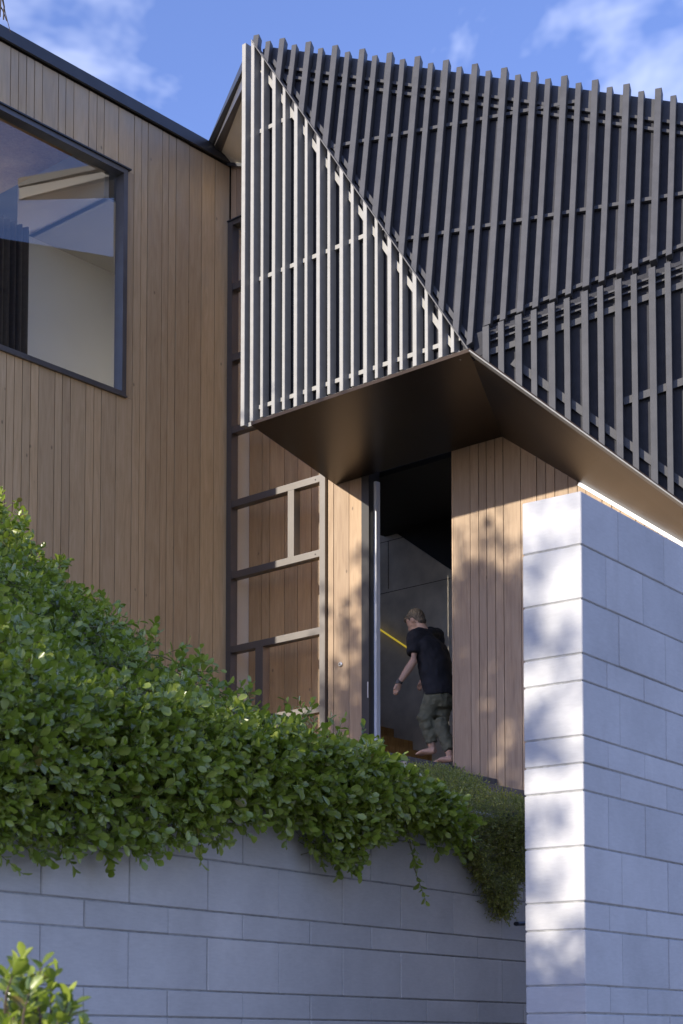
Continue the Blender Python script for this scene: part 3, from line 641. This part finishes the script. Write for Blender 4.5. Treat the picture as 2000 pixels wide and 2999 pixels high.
# entry steps ----------------------------------------------------
steps = thing('entry_steps', 'dark stone steps running down to the right below the doorway', 'steps', wp(us_r[0], 1.0, 0.6))
ud = [u_j0-0.4, wu(1340, 2242), wu(1457, 2281)]; ud += [ud[-1]+0.44, ud[-1]+0.88, ud[-1]+1.32]
zs = [2.650, 2.478, 2.306, 2.134, 1.962]
for k in range(5):
    prism('step', [wp(ud[k]+0.001, 0.9, 0.002), wp(ud[k+1], 0.9, 0.002), wp(ud[k+1], zs[k], 0.002), wp(ud[k]+0.001, zs[k], 0.002)], nW*1.35, M['stone'], steps, bevel=0.006)
prism('threshold', [wp(u_d1+0.001, FLOOR-0.03, 0.003), wp(u_o-0.021, FLOOR-0.03, 0.003), wp(u_o-0.021, FLOOR+0.005, 0.003), wp(u_d1+0.001, FLOOR+0.005, 0.003)], nW*0.05, M['frame_dark'], steps)
# handrail on the retaining wall, mostly behind the block wall
hr = thing('handrail', 'short dark metal handrail end on the grey wall beside the drooping shrub', 'handrail', hit(1500, 2707, RW))
hp = [hit(1475, 2707, RW)+(-ev)*0.07, hit(1505, 2706, RW)+(-ev)*0.07, hit(1545, 2681, RW)+(-ev)*0.07, hit(1640, 2600, RW)+(-ev)*0.07]
V, Fc = tube_data(hp, [(0.016, 0.011)]*4, 8); mesh_obj('rail', V, Fc, M['metal_rail'], hr)
q = hit(1560, 2672, RW); V, Fc = tube_data([q+ev*0.0, q-ev*0.07], [0.008, 0.008], 8); mesh_obj('bracket', V, Fc, M['metal_rail'], hr)

# ------------------------------------------------------------------ foliage
LEAF_V = np.array([(0, 0, 0), (0, .5, -.03), (0, 1, -.10), (-.21, .30, .05), (-.30, .66, .05), (-.16, .92, -.02), (.21, .30, .05), (.30, .66, .05), (.16, .92, -.02)], float)
LEAF_F = [(0, 1, 3), (3, 1, 4), (4, 1, 5), (5, 1, 2), (0, 6, 1), (6, 7, 1), (7, 8, 1), (8, 2, 1)]
TINY_V = np.array([(0, 0, 0), (-.28, .5, .06), (0, 1, 0), (.28, .5, .06)], float); TINY_F = [(0, 3, 1), (1, 3, 2)]
def unit(a): return a/np.maximum(np.linalg.norm(a, axis=1, keepdims=True), 1e-9)
def sprigs(P, Dn, length, nl, leaf, jitter=1.0, spread=(1.15, 0.45)):
    """positions and frames of leaves arranged round sprig stems"""
    n = len(P); Dn = unit(Dn)
    ref = np.where(np.abs(Dn[:, 2:3]) < 0.9, np.array([[0, 0, 1.]]), np.array([[1., 0, 0]]))
    s = unit(np.cross(Dn, ref)); t = np.cross(Dn, s)
    O = []; A = []; Nn = []; Sz = []
    ph = RNG.uniform(0, 2*pi, n)
    Ls = length*RNG.uniform(0.6, 1.25, n)
    for k in range(nl):
        f = (k+0.3)/nl
        a = ph+2.39996*k+RNG.normal(0, 0.25, n)
        rad = s*np.cos(a)[:, None]+t*np.sin(a)[:, None]
        ang = (spread[0]*(1-f)+spread[1]*f)+RNG.normal(0, 0.22*jitter, n)
        ax = Dn*np.cos(ang)[:, None]+rad*np.sin(ang)[:, None]
        nn = Dn*np.sin(ang)[:, None]-rad*np.cos(ang)[:, None]+RNG.normal(0, 0.28*jitter, (n, 3))
        O.append(P+Dn*(Ls*f)[:, None]); A.append(unit(ax)); Nn.append(nn); Sz.append(leaf*RNG.uniform(0.5, 1.22, n)*(1.0-0.25*abs(f-0.5)))
    O = np.concatenate(O); A = np.concatenate(A); Nn = np.concatenate(Nn); Sz = np.concatenate(Sz)
    X = unit(np.cross(A, Nn)); Z = np.cross(X, A)
    return O, X, A, Z, Sz, Ls
def leaf_object(name, O, X, Y, Z, Sz, mat, parent, LV=LEAF_V, LF_=LEAF_F, kind='stuff', wid=1.0, patch=1.6):
    n = len(O); m = len(LV); w = wid*RNG.uniform(0.85, 1.15, n)
    V = (O[:, None, :]+Sz[:, None, None]*((LV[None, :, 0:1]*w[:, None, None])*X[:, None, :]+LV[None, :, 1:2]*Y[:, None, :]+LV[None, :, 2:3]*Z[:, None, :])).reshape(-1, 3)
    Fa = (np.arange(n)[:, None, None]*m+np.array(LF_)[None]).reshape(-1, 3)
    me = bpy.data.meshes.new(name); me.vertices.add(len(V)); me.vertices.foreach_set('co', V.ravel())
    me.loops.add(Fa.size); me.loops.foreach_set('vertex_index', Fa.ravel().astype(np.int32))
    me.polygons.add(len(Fa)); me.polygons.foreach_set('loop_start', np.arange(0, Fa.size, 3, dtype=np.int32))
    me.polygons.foreach_set('use_smooth', np.ones(len(Fa), bool))
    me.update(calc_edges=True); me.validate()
    at_ = me.attributes.new('tint', 'FLOAT', 'POINT')
    base = 0.5+0.22*np.sin(O[:, 0]*patch*3.1+O[:, 2]*2.3)*np.cos(O[:, 1]*patch*2.2-O[:, 2]*patch)
    tint = np.clip(base+RNG.normal(0, 0.2, n), 0.01, 0.99)
    at_.data.foreach_set('value', np.repeat(tint, m).astype(np.float32))
    me.materials.append(mat); o = bpy.data.objects.new(name, me); link(o, parent)
    if kind: o['kind'] = kind
    o['label'] = None or name.replace('_', ' ')+' of the plant'
    return o
def stems_object(name, P, Dn, Ls, r, mat, parent):
    Dn = unit(Dn); n = len(P); ref = np.array([[0.3, 0.5, 0.81]]); s = unit(np.cross(Dn, ref)); t = np.cross(Dn, s)
    V = np.zeros((n, 6, 3))
    for k in range(3):
        o_ = (s*cos(2.094*k)+t*sin(2.094*k))*r; V[:, k] = P-Dn*0.06+o_; V[:, 3+k] = P+Dn*Ls[:, None]+o_*0.4
    Fl = np.array([(0, 1, 4, 3), (1, 2, 5, 4), (2, 0, 3, 5)]); Fa = (np.arange(n)[:, None, None]*6+Fl[None]).reshape(-1, 4)
    me = bpy.data.meshes.new(name); me.vertices.add(n*6); me.vertices.foreach_set('co', V.ravel())
    me.loops.add(Fa.size); me.loops.foreach_set('vertex_index', Fa.ravel().astype(np.int32)); me.polygons.add(len(Fa)); me.polygons.foreach_set('loop_start', np.arange(0, Fa.size, 4, dtype=np.int32))
    me.update(calc_edges=True); me.materials.append(mat); o = bpy.data.objects.new(name, me); link(o, parent); o['kind'] = 'stuff'; return o
LEAFM = {}
def leaf_mesh(mat, LV=LEAF_V, LF_=LEAF_F):
    if mat.name in LEAFM: return LEAFM[mat.name]
    me = bpy.data.meshes.new('leaf'); me.from_pydata([tuple(v) for v in LV], [], LF_)
    for p in me.polygons: p.use_smooth = True
    me.materials.append(mat); LEAFM[mat.name] = me; return me
def single_leaves(O, X, Y, Z, Sz, mat, parent):
    me = leaf_mesh(mat)
    for i in range(len(O)):
        o = bpy.data.objects.new('leaf', me)
        R = Matrix(((X[i][0], Y[i][0], Z[i][0]), (X[i][1], Y[i][1], Z[i][1]), (X[i][2], Y[i][2], Z[i][2])))
        o.location = Vector(O[i]); o.rotation_mode = 'QUATERNION'; o.rotation_quaternion = R.to_quaternion(); o.scale = (Sz[i],)*3; link(o, parent)

def proj_np(P):
    w = P[:, 1]*cos(PITCH)+P[:, 2]*sin(PITCH); v = -P[:, 1]*sin(PITCH)+P[:, 2]*cos(PITCH)
    return PPX+FPX*P[:, 0]/w, PPY-FPX*v/w

# --- hedge over the bank and the retaining wall
hedge = thing('hedge', 'broad glossy green hedge spilling over the grey retaining wall', 'hedge', rw(1.0, 1.2, 1.0))
euN = np.array(eu); evN = np.array(ev); w0N = np.array((w0.x, w0.y, 0.0))
low_px = [(-300, 2540), (0, 2520), (150, 2530), (370, 2515), (470, 2470), (600, 2455), (700, 2425), (800, 2430), (860, 2500), (930, 2555), (1000, 2500), (1050, 2440), (1150, 2430), (1240, 2475), (1310, 2490), (1350, 2430)]
lowu = []; lowz = []
for x, y in low_px:
    p = hit(x, y-30, RW)-ev*0.12; lowu.append((p-Vector((w0.x, w0.y, 0))).dot(eu)); lowz.append(p.z)
def hump(u, v): return 0.07*np.sin(u*2.7+v*1.9)*np.sin(v*3.1-u*1.3)+0.05*np.sin(u*6.1+1.0)*np.sin(v*5.3)
nb = bank_z
# slope sprigs
cand = 9000
u = RNG.uniform(-5.5, 3.75, cand*2); v = RNG.uniform(-0.02, 3.25, cand*2)
ue = np.interp(v, EV, EU)
keep = u < ue-0.10-0.10*np.clip((0.7-v)/0.4, 0, 1)
keep &= (u > -1.6) | (RNG.uniform(0, 1, len(u)) < 0.35)
u, v, ue = u[keep], v[keep], ue[keep]
z = 1.0+0.63*np.clip(v, 0, 3.0)+hump(u, v)+RNG.uniform(-0.14, 0.05, len(u))
z -= 0.30*np.clip(1-(ue-u)/0.22, 0, 1)**2*RNG.uniform(0, 1, len(u))
P = w0N+u[:, None]*euN+v[:, None]*evN; P[:, 2] = z
nrm = -0.53*evN+np.array([0, 0, 0.85])
Dn = nrm[None]+RNG.normal(0, 0.38, (len(u), 3))+np.clip(1-(ue-u)/0.3, 0, 1)[:, None]*euN*0.8-0.25*evN
Ps, Ds = [P], [Dn]
# curtain over the wall face
nc = 2600
u = RNG.uniform(-2.2, 2.42, nc); zl_ = np.interp(u, lowu, lowz); k = RNG.uniform(0, 1, nc)**1.15
zt_ = 1.20-0.16*np.clip((u-1.7)/0.7, 0, 1); z = zt_+(zl_+0.02-zt_)*k+RNG.normal(0, 0.02, nc)
vv = -0.02-0.13*np.sin(np.clip(k*1.5+0.25, 0, 1.7)*1.4)*RNG.uniform(0.3, 1, nc)
P = w0N+u[:, None]*euN+vv[:, None]*evN; P[:, 2] = z
Dn = -0.75*evN+np.array([0, 0, 0.35])-k[:, None]*np.array([0, 0, 0.95])+RNG.normal(0, 0.33, (nc, 3))+0.25*euN
Ps.append(P); Ds.append(Dn)
# a few long trailing shoots
for (x, y) in ((935, 2500), (1310, 2460)):
    p = np.array(hit(x, y, RW)-ev*0.10)
    for q in range(5):
        Ps.append((p+np.array([RNG.normal(0, .03), RNG.normal(0, .03), 0.10-0.03*q+RNG.normal(0, .01)]))[None]); Ds.append(np.array([[RNG.normal(0, .4), -0.35, -0.9]]))
# raised sprigs along the skyline
for (x, y) in ((60, 1490), (180, 1640), (290, 1740), (565, 1925), (890, 2060), (940, 2100), (700, 2030), (1090, 2150), (430, 1850), (15, 1470), (330, 1780)):
    p = np.array(bank_hit(x, y+55, 0.04))
    for q in range(4): Ps.append((p+RNG.normal(0, 0.03, 3))[None]); Ds.append(np.array([[RNG.normal(0, .25), RNG.normal(0, .2), 1.0]]))
P = np.concatenate(Ps); Dn = np.concatenate(Ds)
# long pale runners trailing down the slope, leaves along them
rV = []; rF = []; RP = []; RD = []
for _ in range(260):
    v = RNG.uniform(0.0, 2.8); u = RNG.uniform(-0.6, max(-0.4, u_end(v)-0.25)); a = RNG.uniform(-0.5, 0.9); ln = RNG.uniform(0.18, 0.42); pts = []
    for q in range(5):
        f = q/4; vq = v-ln*f*cos(a)*0.8; uq = u+ln*f*sin(a)
        if vq > -0.04: zq = 1.0+0.63*min(vq, 3.0)+float(hump(np.array(uq), np.array(vq)))+0.10+0.03*sin(pi*f)
        else: zq = 1.05+(vq+0.04)*1.6; vq = -0.15
        pts.append(rw(uq, vq, zq))
        if q: RP.append(tuple(pts[-1])); RD.append(tuple((pts[-1]-pts[-2]).normalized()*0.9+Vector((0, -0.3, 0.35))))
    tube_data(pts, [0.0035, 0.0032, 0.003, 0.0025, 0.0015], 5, rV, rF)
mesh_obj('runners', rV, rF, M['stem'], hedge, kind='stuff')
P = np.concatenate([P, np.array(RP)]); Dn = np.concatenate([Dn, np.array(RD)])
O, X, Y, Z, Sz, Ls = sprigs(P, Dn, 0.12, 9, 0.0455)
qx, qy = proj_np(O)
inf = (qx > 5) & (qx < 1400) & (qy < 2990)
score = np.where(inf, Sz/O[:, 1], 0)
# outermost and largest leaves become parts of their own
vdist = (O-w0N)@evN
score = np.where(vdist < -0.08, score, score*0.8)
idx = np.argsort(-score)[:290]; mk = np.ones(len(O), bool); mk[idx] = False
leaf_object('foliage', O[mk], X[mk], Y[mk], Z[mk], Sz[mk], M['leaf'], hedge, wid=1.12)
single_leaves(O[idx], X[idx], Y[idx], Z[idx], Sz[idx], M['leaf'], hedge)
stems_object('stems', P, Dn, Ls, 0.0022, M['stem'], hedge)
# shaded inner twigs: a mound that follows bank and curtain
V = []; Fc = []; us_ = np.linspace(-6.4, 3.7, 48); vs_ = [-0.055, -0.06, -0.05, 0.05, 0.2, 0.5, 0.9, 1.4, 1.9, 2.4, 2.9, 3.3]
for v in vs_:
    for u in us_:
        uu = min(u, u_end(max(v, 0))-0.10)
        zl0 = float(np.interp(uu, lowu, lowz))+0.14
        if v == -0.055: z = min(zl0, 1.0)
        elif v == -0.06: z = (zl0+1.02)/2
        elif v == -0.05: z = 1.03
        else: z = bank_z(v)-0.06+float(hump(np.array(uu), np.array(v)))*0.8
        if v > 0 and u > u_end(v)-0.1: z -= 0.10
        V.append(rw(uu, v if v > 0 else v, z))
n = len(us_)
for i in range(len(vs_)-1):
    for k in range(n-1): Fc.append([i*n+k, i*n+k+1, (i+1)*n+k+1, (i+1)*n+k])
mesh_obj('inner_twigs', V, Fc, M['soil'], hedge, smooth=True)

# --- fine drooping shrub right of the hedge
shrub = thing('drooping_shrub', 'olive shrub with tiny leaves drooping over the wall beside the block wall', 'shrub', rw(3.3, 0.3, 1.0))
topb = ([1180, 1240, 1330, 1400, 1450, 1530, 1620], [2265, 2255, 2268, 2295, 2335, 2352, 2360])
botb = ([1180, 1260, 1320, 1350, 1400, 1440, 1480, 1505, 1530, 1620], [2330, 2390, 2420, 2455, 2570, 2660, 2690, 2640, 2560, 2540])
Ps = []; Ds = []; Ts = []
for _ in range(6400):
    x = RNG.uniform(1190, 1600); yt = np.interp(x, *topb); yb = np.interp(x, *botb)
    f = RNG.uniform(0, 1); y = yt+(yb-yt)*f
    wz = hit(x, 2390, RW).y
    if y > 2385: Yd = wz-0.05-RNG.uniform(0, 0.16)*sin(pi*min(1, max(0.1, (yb-y)/140)))
    else: Yd = wz+0.05+(2385-y)/130*2.1+RNG.uniform(-0.12, 0.0)
    p = at(x, y, Yd); Ps.append(p)
    dn = Vector((0, -0.6, 0.75 if y < 2385 else -0.25))+Vector(RNG.normal(0, 0.5, 3)); Ds.append(dn)
P = np.array([tuple(p) for p in Ps]); Dn = np.array([tuple(d) for d in Ds])
O, X, Y, Z, Sz, Ls = sprigs(P, Dn, 0.065, 11, 0.0135, 1.6, (1.0, 0.5))
leaf_object('foliage', O, X, Y, Z, Sz, M['leaf_fine'], shrub, TINY_V, TINY_F, patch=4.0)
stems_object('stems', P, Dn, Ls, 0.0010, M['stem'], shrub)
V = []; Fc = []; xs = np.linspace(1185, 1620, 26)
for j in range(12):
    f = j/11
    for x in xs:
        yt = np.interp(x, *topb)+16; yb = np.interp(x, *botb)-26; y = yt+(yb-yt)*f; wz = hit(x, 2390, RW).y
        V.append(at(x, y, wz-0.03 if y > 2385 else wz+0.12+(2385-y)/130*2.1))
for j in range(11):
    for k in range(25): Fc.append([j*26+k, j*26+k+1, (j+1)*26+k+1, (j+1)*26+k])
mesh_obj('inner_twigs', V, Fc, M['soil'], shrub, smooth=True)

# --- close shrub in the lower left corner
near = thing('close_shrub', 'blurred sunlit green shrub tips in the lower left corner, nearest the camera', 'shrub', Vector((-0.72, 3.25, GZ)))
Ps = []; Ds = []
for (x, y) in ((20, 2830), (60, 2830), (110, 2815), (135, 2850), (10, 2890), (70, 2890), (120, 2900), (30, 2950), (90, 2950), (150, 2930), (170, 2960), (205, 2975), (130, 2990), (60, 3000), (190, 3020), (-40, 2850), (-60, 2930), (-20, 3000), (100, 3040), (160, 3060), (0, 3060), (45, 2860), (85, 2855), (20, 2915), (100, 2925), (140, 2960), (55, 2975), (180, 2990), (15, 2985), (110, 2985), (75, 2935), (-15, 2880), (-10, 2960), (150, 3010), (215, 3010), (40, 3030)):
    p = at(x, y, 3.2+RNG.uniform(-0.12, 0.15)); p.z -= 0.05; Ps.append(tuple(p)); Ds.append((RNG.normal(0.15, .3), RNG.normal(-.1, .3), 0.9))
P = np.array(Ps); Dn = np.array(Ds)
O, X, Y, Z, Sz, Ls = sprigs(P, Dn, 0.075, 9, 0.041)
single_leaves(O, X, Y, Z, Sz, M['leaf'], near)
V = []; Fc = []
for i in range(len(P)):
    p = Vector(P[i]); tube_data([Vector((-0.72+RNG.normal(0, .03), 3.25+RNG.normal(0, .03), GZ)), Vector((-0.66, 3.25, -0.5))+Vector(RNG.normal(0, .04, 3)), p, p+Vector(Dn[i])*float(Ls[i])], [0.008, 0.006, 0.0025, 0.001], 5, V, Fc)
mesh_obj('branches', V, Fc, M['bark'], near)

# --- trees up the bank on the left, out of view but throwing the dappled shade
def tree(name, label, base, crown_c, rad, nclump, nsp, leaf, cat='tree', seed=1, flat=1.0, wid=1.0):
    global RNG
    keep_ = RNG; RNG = np.random.default_rng(seed)
    t = thing(name, label, cat, base)
    V = []; Fc = []
    b = Vector(base); c = Vector(crown_c)
    tube_data([b, b.lerp(c, 0.4)+Vector((0.1, 0.05, 0)), c+Vector((0, 0, rad*0.5*flat))], [0.13, 0.09, 0.03], 9, V, Fc)
    cl = []
    for k in range(nclump):
        d = Vector(RNG.normal(0, 1, 3)); d.normalize(); d *= rad*RNG.uniform(0.3, 1.0)**0.6; d.z *= flat
        cl.append(c+d); s = b.lerp(c, RNG.uniform(0.45, 0.95)); tube_data([s, s.lerp(c+d, 0.5)+Vector((0, 0, 0.1)), c+d], [0.035, 0.022, 0.008], 6, V, Fc)
    mesh_obj('trunk', V, Fc, M['bark'], t)
    P = np.concatenate([np.array(q)[None]+RNG.normal(0, 0.21*rad/1.3, (nsp, 3)) for q in cl]); Dn = RNG.normal(0, 1, P.shape)+np.array([0, 0, .4])
    O, X, Y, Z, Sz, Ls = sprigs(P, Dn, leaf*2.5, 7, leaf)
    leaf_object('crown', O, X, Y, Z, Sz, M['leaf_tree'], t, wid=wid)
    RNG = keep_
    return t
tree('garden_tree', 'leafy garden tree left of the photo, uphill of the hedge', (-6.4, 3.3, 1.8), (-6.4, 3.2, 4.2), 1.85, 46, 60, 0.085, seed=3)
tree('corner_tree', 'small open tree left of the house wing', (-7.3, 9.9, 2.2), (-7.3, 9.9, 7.15), 1.5, 62, 40, 0.10, seed=9, flat=0.85)
tree('shade_bush', 'dense rounded bush added out of view on the bank to shade the block wall', (-3.7, 2.85, 1.0), (-3.7, 2.85, 1.75), 0.62, 40, 40, 0.05, cat='shrub', seed=4, flat=0.9)  # unseen bush, added and sized to shade the lower end of the block wall

# ------------------------------------------------------------------ overhead twig in the upper left corner
twig = thing('overhanging_twig', 'thin dark twigs dangling into the upper left corner of the sky', 'twig', at(-60, -60, 9.0))
V = []; Fc = []
for pts in (((-300, -120), (-60, -60), (6, -10), (16, 40), (31, 96)), ((-60, -60), (-10, 0), (8, 30), (20, 62)), ((-20, -40), (2, 0), (0, 50)), ((6, -10), (12, 20), (10, 58))):
    tube_data([at(x, y, 9.0+0.05*i) for i, (x, y) in enumerate(pts)], [0.006-0.0011*i for i in range(len(pts))], 5, V, Fc)
mesh_obj('twig_stem', V, Fc, M['bark'], twig)

# ------------------------------------------------------------------ person in the doorway
def chain(V, Fc, pts, n=14):
    path = [p for p, r in pts]; tube_data(path, [r for p, r in pts], n, V, Fc)
def ball(V, Fc, c, r, axes=None, seg=14, ring=9):
    c = Vector(c); b = len(V); ax = axes or (Vector((1, 0, 0)), Vector((0, 1, 0)), UP)
    for i in range(ring+1):
        th_ = pi*i/ring
        for k in range(seg):
            ph = 2*pi*k/seg; V.append(c+ax[0]*r[0]*sin(th_)*cos(ph)+ax[1]*r[1]*sin(th_)*sin(ph)+ax[2]*r[2]*cos(th_))
    for i in range(ring):
        for k in range(seg): Fc.append([b+i*seg+k, b+i*seg+(k+1) % seg, b+(i+1)*seg+(k+1) % seg, b+(i+1)*seg+k])
def blob(name, V, Fc, mat, parent, voxel, smooth=6):
    me = bpy.data.meshes.new(name); me.from_pydata([tuple(v) for v in V], [], Fc); me.materials.append(mat)
    o = bpy.data.objects.new(name, me); link(o, parent)
    m = o.modifiers.new('skin', 'REMESH'); m.mode = 'VOXEL'; m.voxel_size = voxel; m.use_smooth_shade = True
    if smooth: s = o.modifiers.new('smooth', 'SMOOTH'); s.iterations = smooth; s.factor = 0.5
    return o
def rumple(o, strength, size):
    tx = bpy.data.textures.new('folds', 'CLOUDS'); tx.noise_scale = size; tx.noise_depth = 2
    m = o.modifiers.new('folds', 'DISPLACE'); m.texture = tx; m.strength = strength; m.mid_level = 0.5; m.texture_coords = 'LOCAL'
    return o
def oval(V, Fc, pts, n=22):
    b0 = len(V)
    for p, (a, c) in pts:
        for k in range(n):
            t = 2*pi*k/n; V.append(p+ld*a*cos(t)+fd*c*sin(t)+UP*0.008*sin(3*t+p.z*20))
    for i in range(len(pts)-1):
        for k in range(n): Fc.append([b0+i*n+k, b0+i*n+(k+1) % n, b0+(i+1)*n+(k+1) % n, b0+(i+1)*n+k])
    Fc.append([b0+k for k in range(n)]); Fc.append([b0+(len(pts)-1)*n+k for k in range(n)][::-1])
fd = hdir(-50); ld = hdir(-140)                  # the way he faces / his left
JP = lambda x, y, Y: at(x, y, Y)
hipc = JP(1287, 2030, 16.42); neck = JP(1238, 1846, 16.56); headc = JP(1216, 1818, 16.60)
shL = JP(1216, 1868, 16.42); shR = JP(1275, 1864, 16.74)
elL = JP(1211, 1936, 16.34); wrL = JP(1170, 1998, 16.36); haL = JP(1160, 2022, 16.38)
hL = hipc+ld*0.085-UP*0.03; hR = hipc-ld*0.085-UP*0.03
knL = JP(1246, 2104, 16.42); anL = JP(1265, 2186, 16.44); knR = JP(1287, 2114, 16.42); anR = JP(1317, 2210, 16.30)
person = thing('person', 'person in black t-shirt and olive trousers walking barefoot into the doorway', 'person', Vector((anR.x, anR.y, FLOOR)))
V = []; Fc = []
hdn = (fd*0.62-UP*0.42).normalized(); hup = (UP-hdn*hdn.dot(UP)).normalized(); hsd = hdn.cross(hup)
ball(V, Fc, headc, (0.073, 0.098, 0.105), (hsd, hdn, hup), 18, 12)
ball(V, Fc, headc+hdn*0.045-hup*0.065, (0.052, 0.055, 0.055), (hsd, hdn, hup))
ball(V, Fc, headc+hdn*0.100-hup*0.022, (0.013, 0.022, 0.024), (hsd, hdn, hup), 8, 6)
for s in (-1, 1): ball(V, Fc, headc+hsd*0.075*s-hdn*0.012-hup*0.02, (0.012, 0.020, 0.032), (hsd, hdn, hup), 8, 6)
chain(V, Fc, [(headc-hup*0.03-hdn*0.02, 0.055), (neck+UP*0.0, 0.058), (neck.lerp(hipc, 0.12), 0.07)])
oval(V, Fc, [(neck.lerp(hipc, 0.06), (0.07, 0.05)), (neck.lerp(hipc, 0.25), (0.135, 0.085)), (neck.lerp(hipc, 0.6), (0.125, 0.085)), (hipc, (0.125, 0.09)), (hipc-UP*0.10, (0.12, 0.09))])
chain(V, Fc, [(shL, 0.055), (shL.lerp(elL, 0.5), 0.050), (elL, 0.041), (elL.lerp(wrL, 0.35), 0.042), (wrL, 0.027), (wrL.lerp(haL, 0.3), 0.027)])
elR = shR+Vector((0.05, 0.06, -0.27)); wrR = elR+fd*0.2-UP*0.12
chain(V, Fc, [(shR, 0.055), (elR, 0.041), (wrR, 0.028)])
for wr, ha in ((wrL, haL), (wrR, wrR+fd*0.05-UP*0.06)):
    d = (ha-wr).normalized(); side = d.cross(ld).normalized(); pal = side.cross(d)
    chain(V, Fc, [(wr, (0.024, 0.020)), (wr+d*0.04, (0.036, 0.019)), (wr+d*0.085, (0.040, 0.016))], 10)
    for k, ln in enumerate((0.062, 0.072, 0.068, 0.052)):
        b_ = wr+d*0.080+side*(0.025-0.0165*k)
        chain(V, Fc, [(b_, 0.0095), (b_+d*ln*0.5-ld*0.010+fd*0.006, 0.009), (b_+d*ln*0.72-ld*0.034+fd*0.012, 0.0078)], 7)
    b_ = wr+d*0.03+side*0.03
    chain(V, Fc, [(b_, 0.012), (b_+d*0.038+side*0.008-ld*0.010, 0.0105), (b_+d*0.066+side*0.002-ld*0.022, 0.0085)], 7)
for hp_, kn, an in ((hL, knL, anL), (hR, knR, anR)):
    chain(V, Fc, [(hp_, 0.085), (hp_.lerp(kn, 0.5), 0.072), (kn, 0.055), (kn.lerp(an, 0.35), 0.054), (an, 0.036), (an-UP*0.03, 0.036)])
    hl = an-UP*0.045-fd*0.025
    toe = hl+fd*0.19-UP*0.015
    chain(V, Fc, [(hl-fd*0.015, (0.030, 0.032)), (hl+fd*0.03, (0.034, 0.034)), (hl+fd*0.12, (0.043, 0.024)), (toe, (0.040, 0.014))], 12)
    for k in range(5):
        b_ = toe+ld*(0.030-0.015*k); chain(V, Fc, [(b_-fd*0.02, 0.010), (b_+fd*(0.025-0.003*abs(k-1)), 0.008)], 7)
body = blob('body', V, Fc, M['skin'], person, 0.0065, 4)
V = []; Fc = []
tw = [(neck.lerp(hipc, 0.02)+UP*0.01, (0.070, 0.066)), (neck.lerp(hipc, 0.10), (0.130, 0.095)), (neck.lerp(hipc, 0.24)-fd*0.02-ld*0.01, (0.215, 0.150)), (neck.lerp(hipc, 0.5)-fd*0.025-ld*0.015, (0.205, 0.150)), (neck.lerp(hipc, 0.8)-ld*0.01, (0.190, 0.145)), (hipc+UP*0.02, (0.190, 0.150)), (hipc-UP*0.035, (0.192, 0.154))]
oval(V, Fc, tw)
for sh_, el_ in ((shL, elL), (shR, elR)):
    chain(V, Fc, [(neck.lerp(hipc, 0.10), 0.085), (sh_.lerp(neck, 0.4)-UP*0.015, 0.088), (sh_, 0.084)])
    ball(V, Fc, sh_, (0.088, 0.088, 0.088)); ball(V, Fc, sh_.lerp(el_, 0.2), (0.086, 0.086, 0.086))
    chain(V, Fc, [(sh_, 0.086), (sh_.lerp(el_, 0.35), 0.080), (sh_.lerp(el_, 0.70), 0.073)])

rumple(blob('t_shirt', V, Fc, M['shirt'], person, 0.009, 5), 0.030, 0.10)
V = []; Fc = []
oval(V, Fc, [(hipc+UP*0.05, (0.150, 0.118)), (hipc-UP*0.03, (0.172, 0.138)), (hipc-UP*0.11, (0.165, 0.135)), (hipc-UP*0.16, (0.13, 0.11))])
for hp_, kn, an in ((hL, knL, anL), (hR, knR, anR)):
    pts = []; N_ = 16
    for k in range(N_+1):
        f = k/N_
        if f < 0.5: p = hp_.lerp(kn, f*2); r = 0.102+(0.082-0.102)*f*2
        else: p = kn.lerp(an+UP*0.035, (f-0.5)*2); r = 0.082+(0.056-0.082)*(f-0.5)*2
        r += 0.005*sin(k*2.3+hp_.x*9)+(0.004 if k in (8, 10) else 0); pts.append((p, r))
    chain(V, Fc, pts, 16)
rumple(blob('trousers', V, Fc, M['trousers'], person, 0.009, 3), 0.030, 0.055)
V = []; Fc = []
ball(V, Fc, headc-hdn*0.022+hup*0.018, (0.080, 0.094, 0.100), (hsd, hdn, hup), 18, 12)
ball(V, Fc, headc+hdn*0.045+hup*0.070, (0.055, 0.055, 0.038), (hsd, hdn, hup), 14, 9)
ball(V, Fc, headc-hdn*0.055-hup*0.045, (0.058, 0.045, 0.055), (hsd, hdn, hup), 14, 9)
hair = rumple(blob('hair', V, Fc, M['hair'], person, 0.005, 2), 0.022, 0.014)
V = []; Fc = []; d = (haL-wrL).normalized()
tube_data([wrL-d*0.014, wrL+d*0.010], [0.0315, 0.0315], 14, V, Fc)
w_ = wrL-d*0.002-fd*0.0+ld*0.030; prism_data([w_+UP*0.018-fd*0.018, w_+UP*0.018+fd*0.018, w_-UP*0.018+fd*0.018, w_-UP*0.018-fd*0.018], ld*0.008, V, Fc)
mesh_obj('wrist_watch', V, Fc, M['frame_dark'], person)
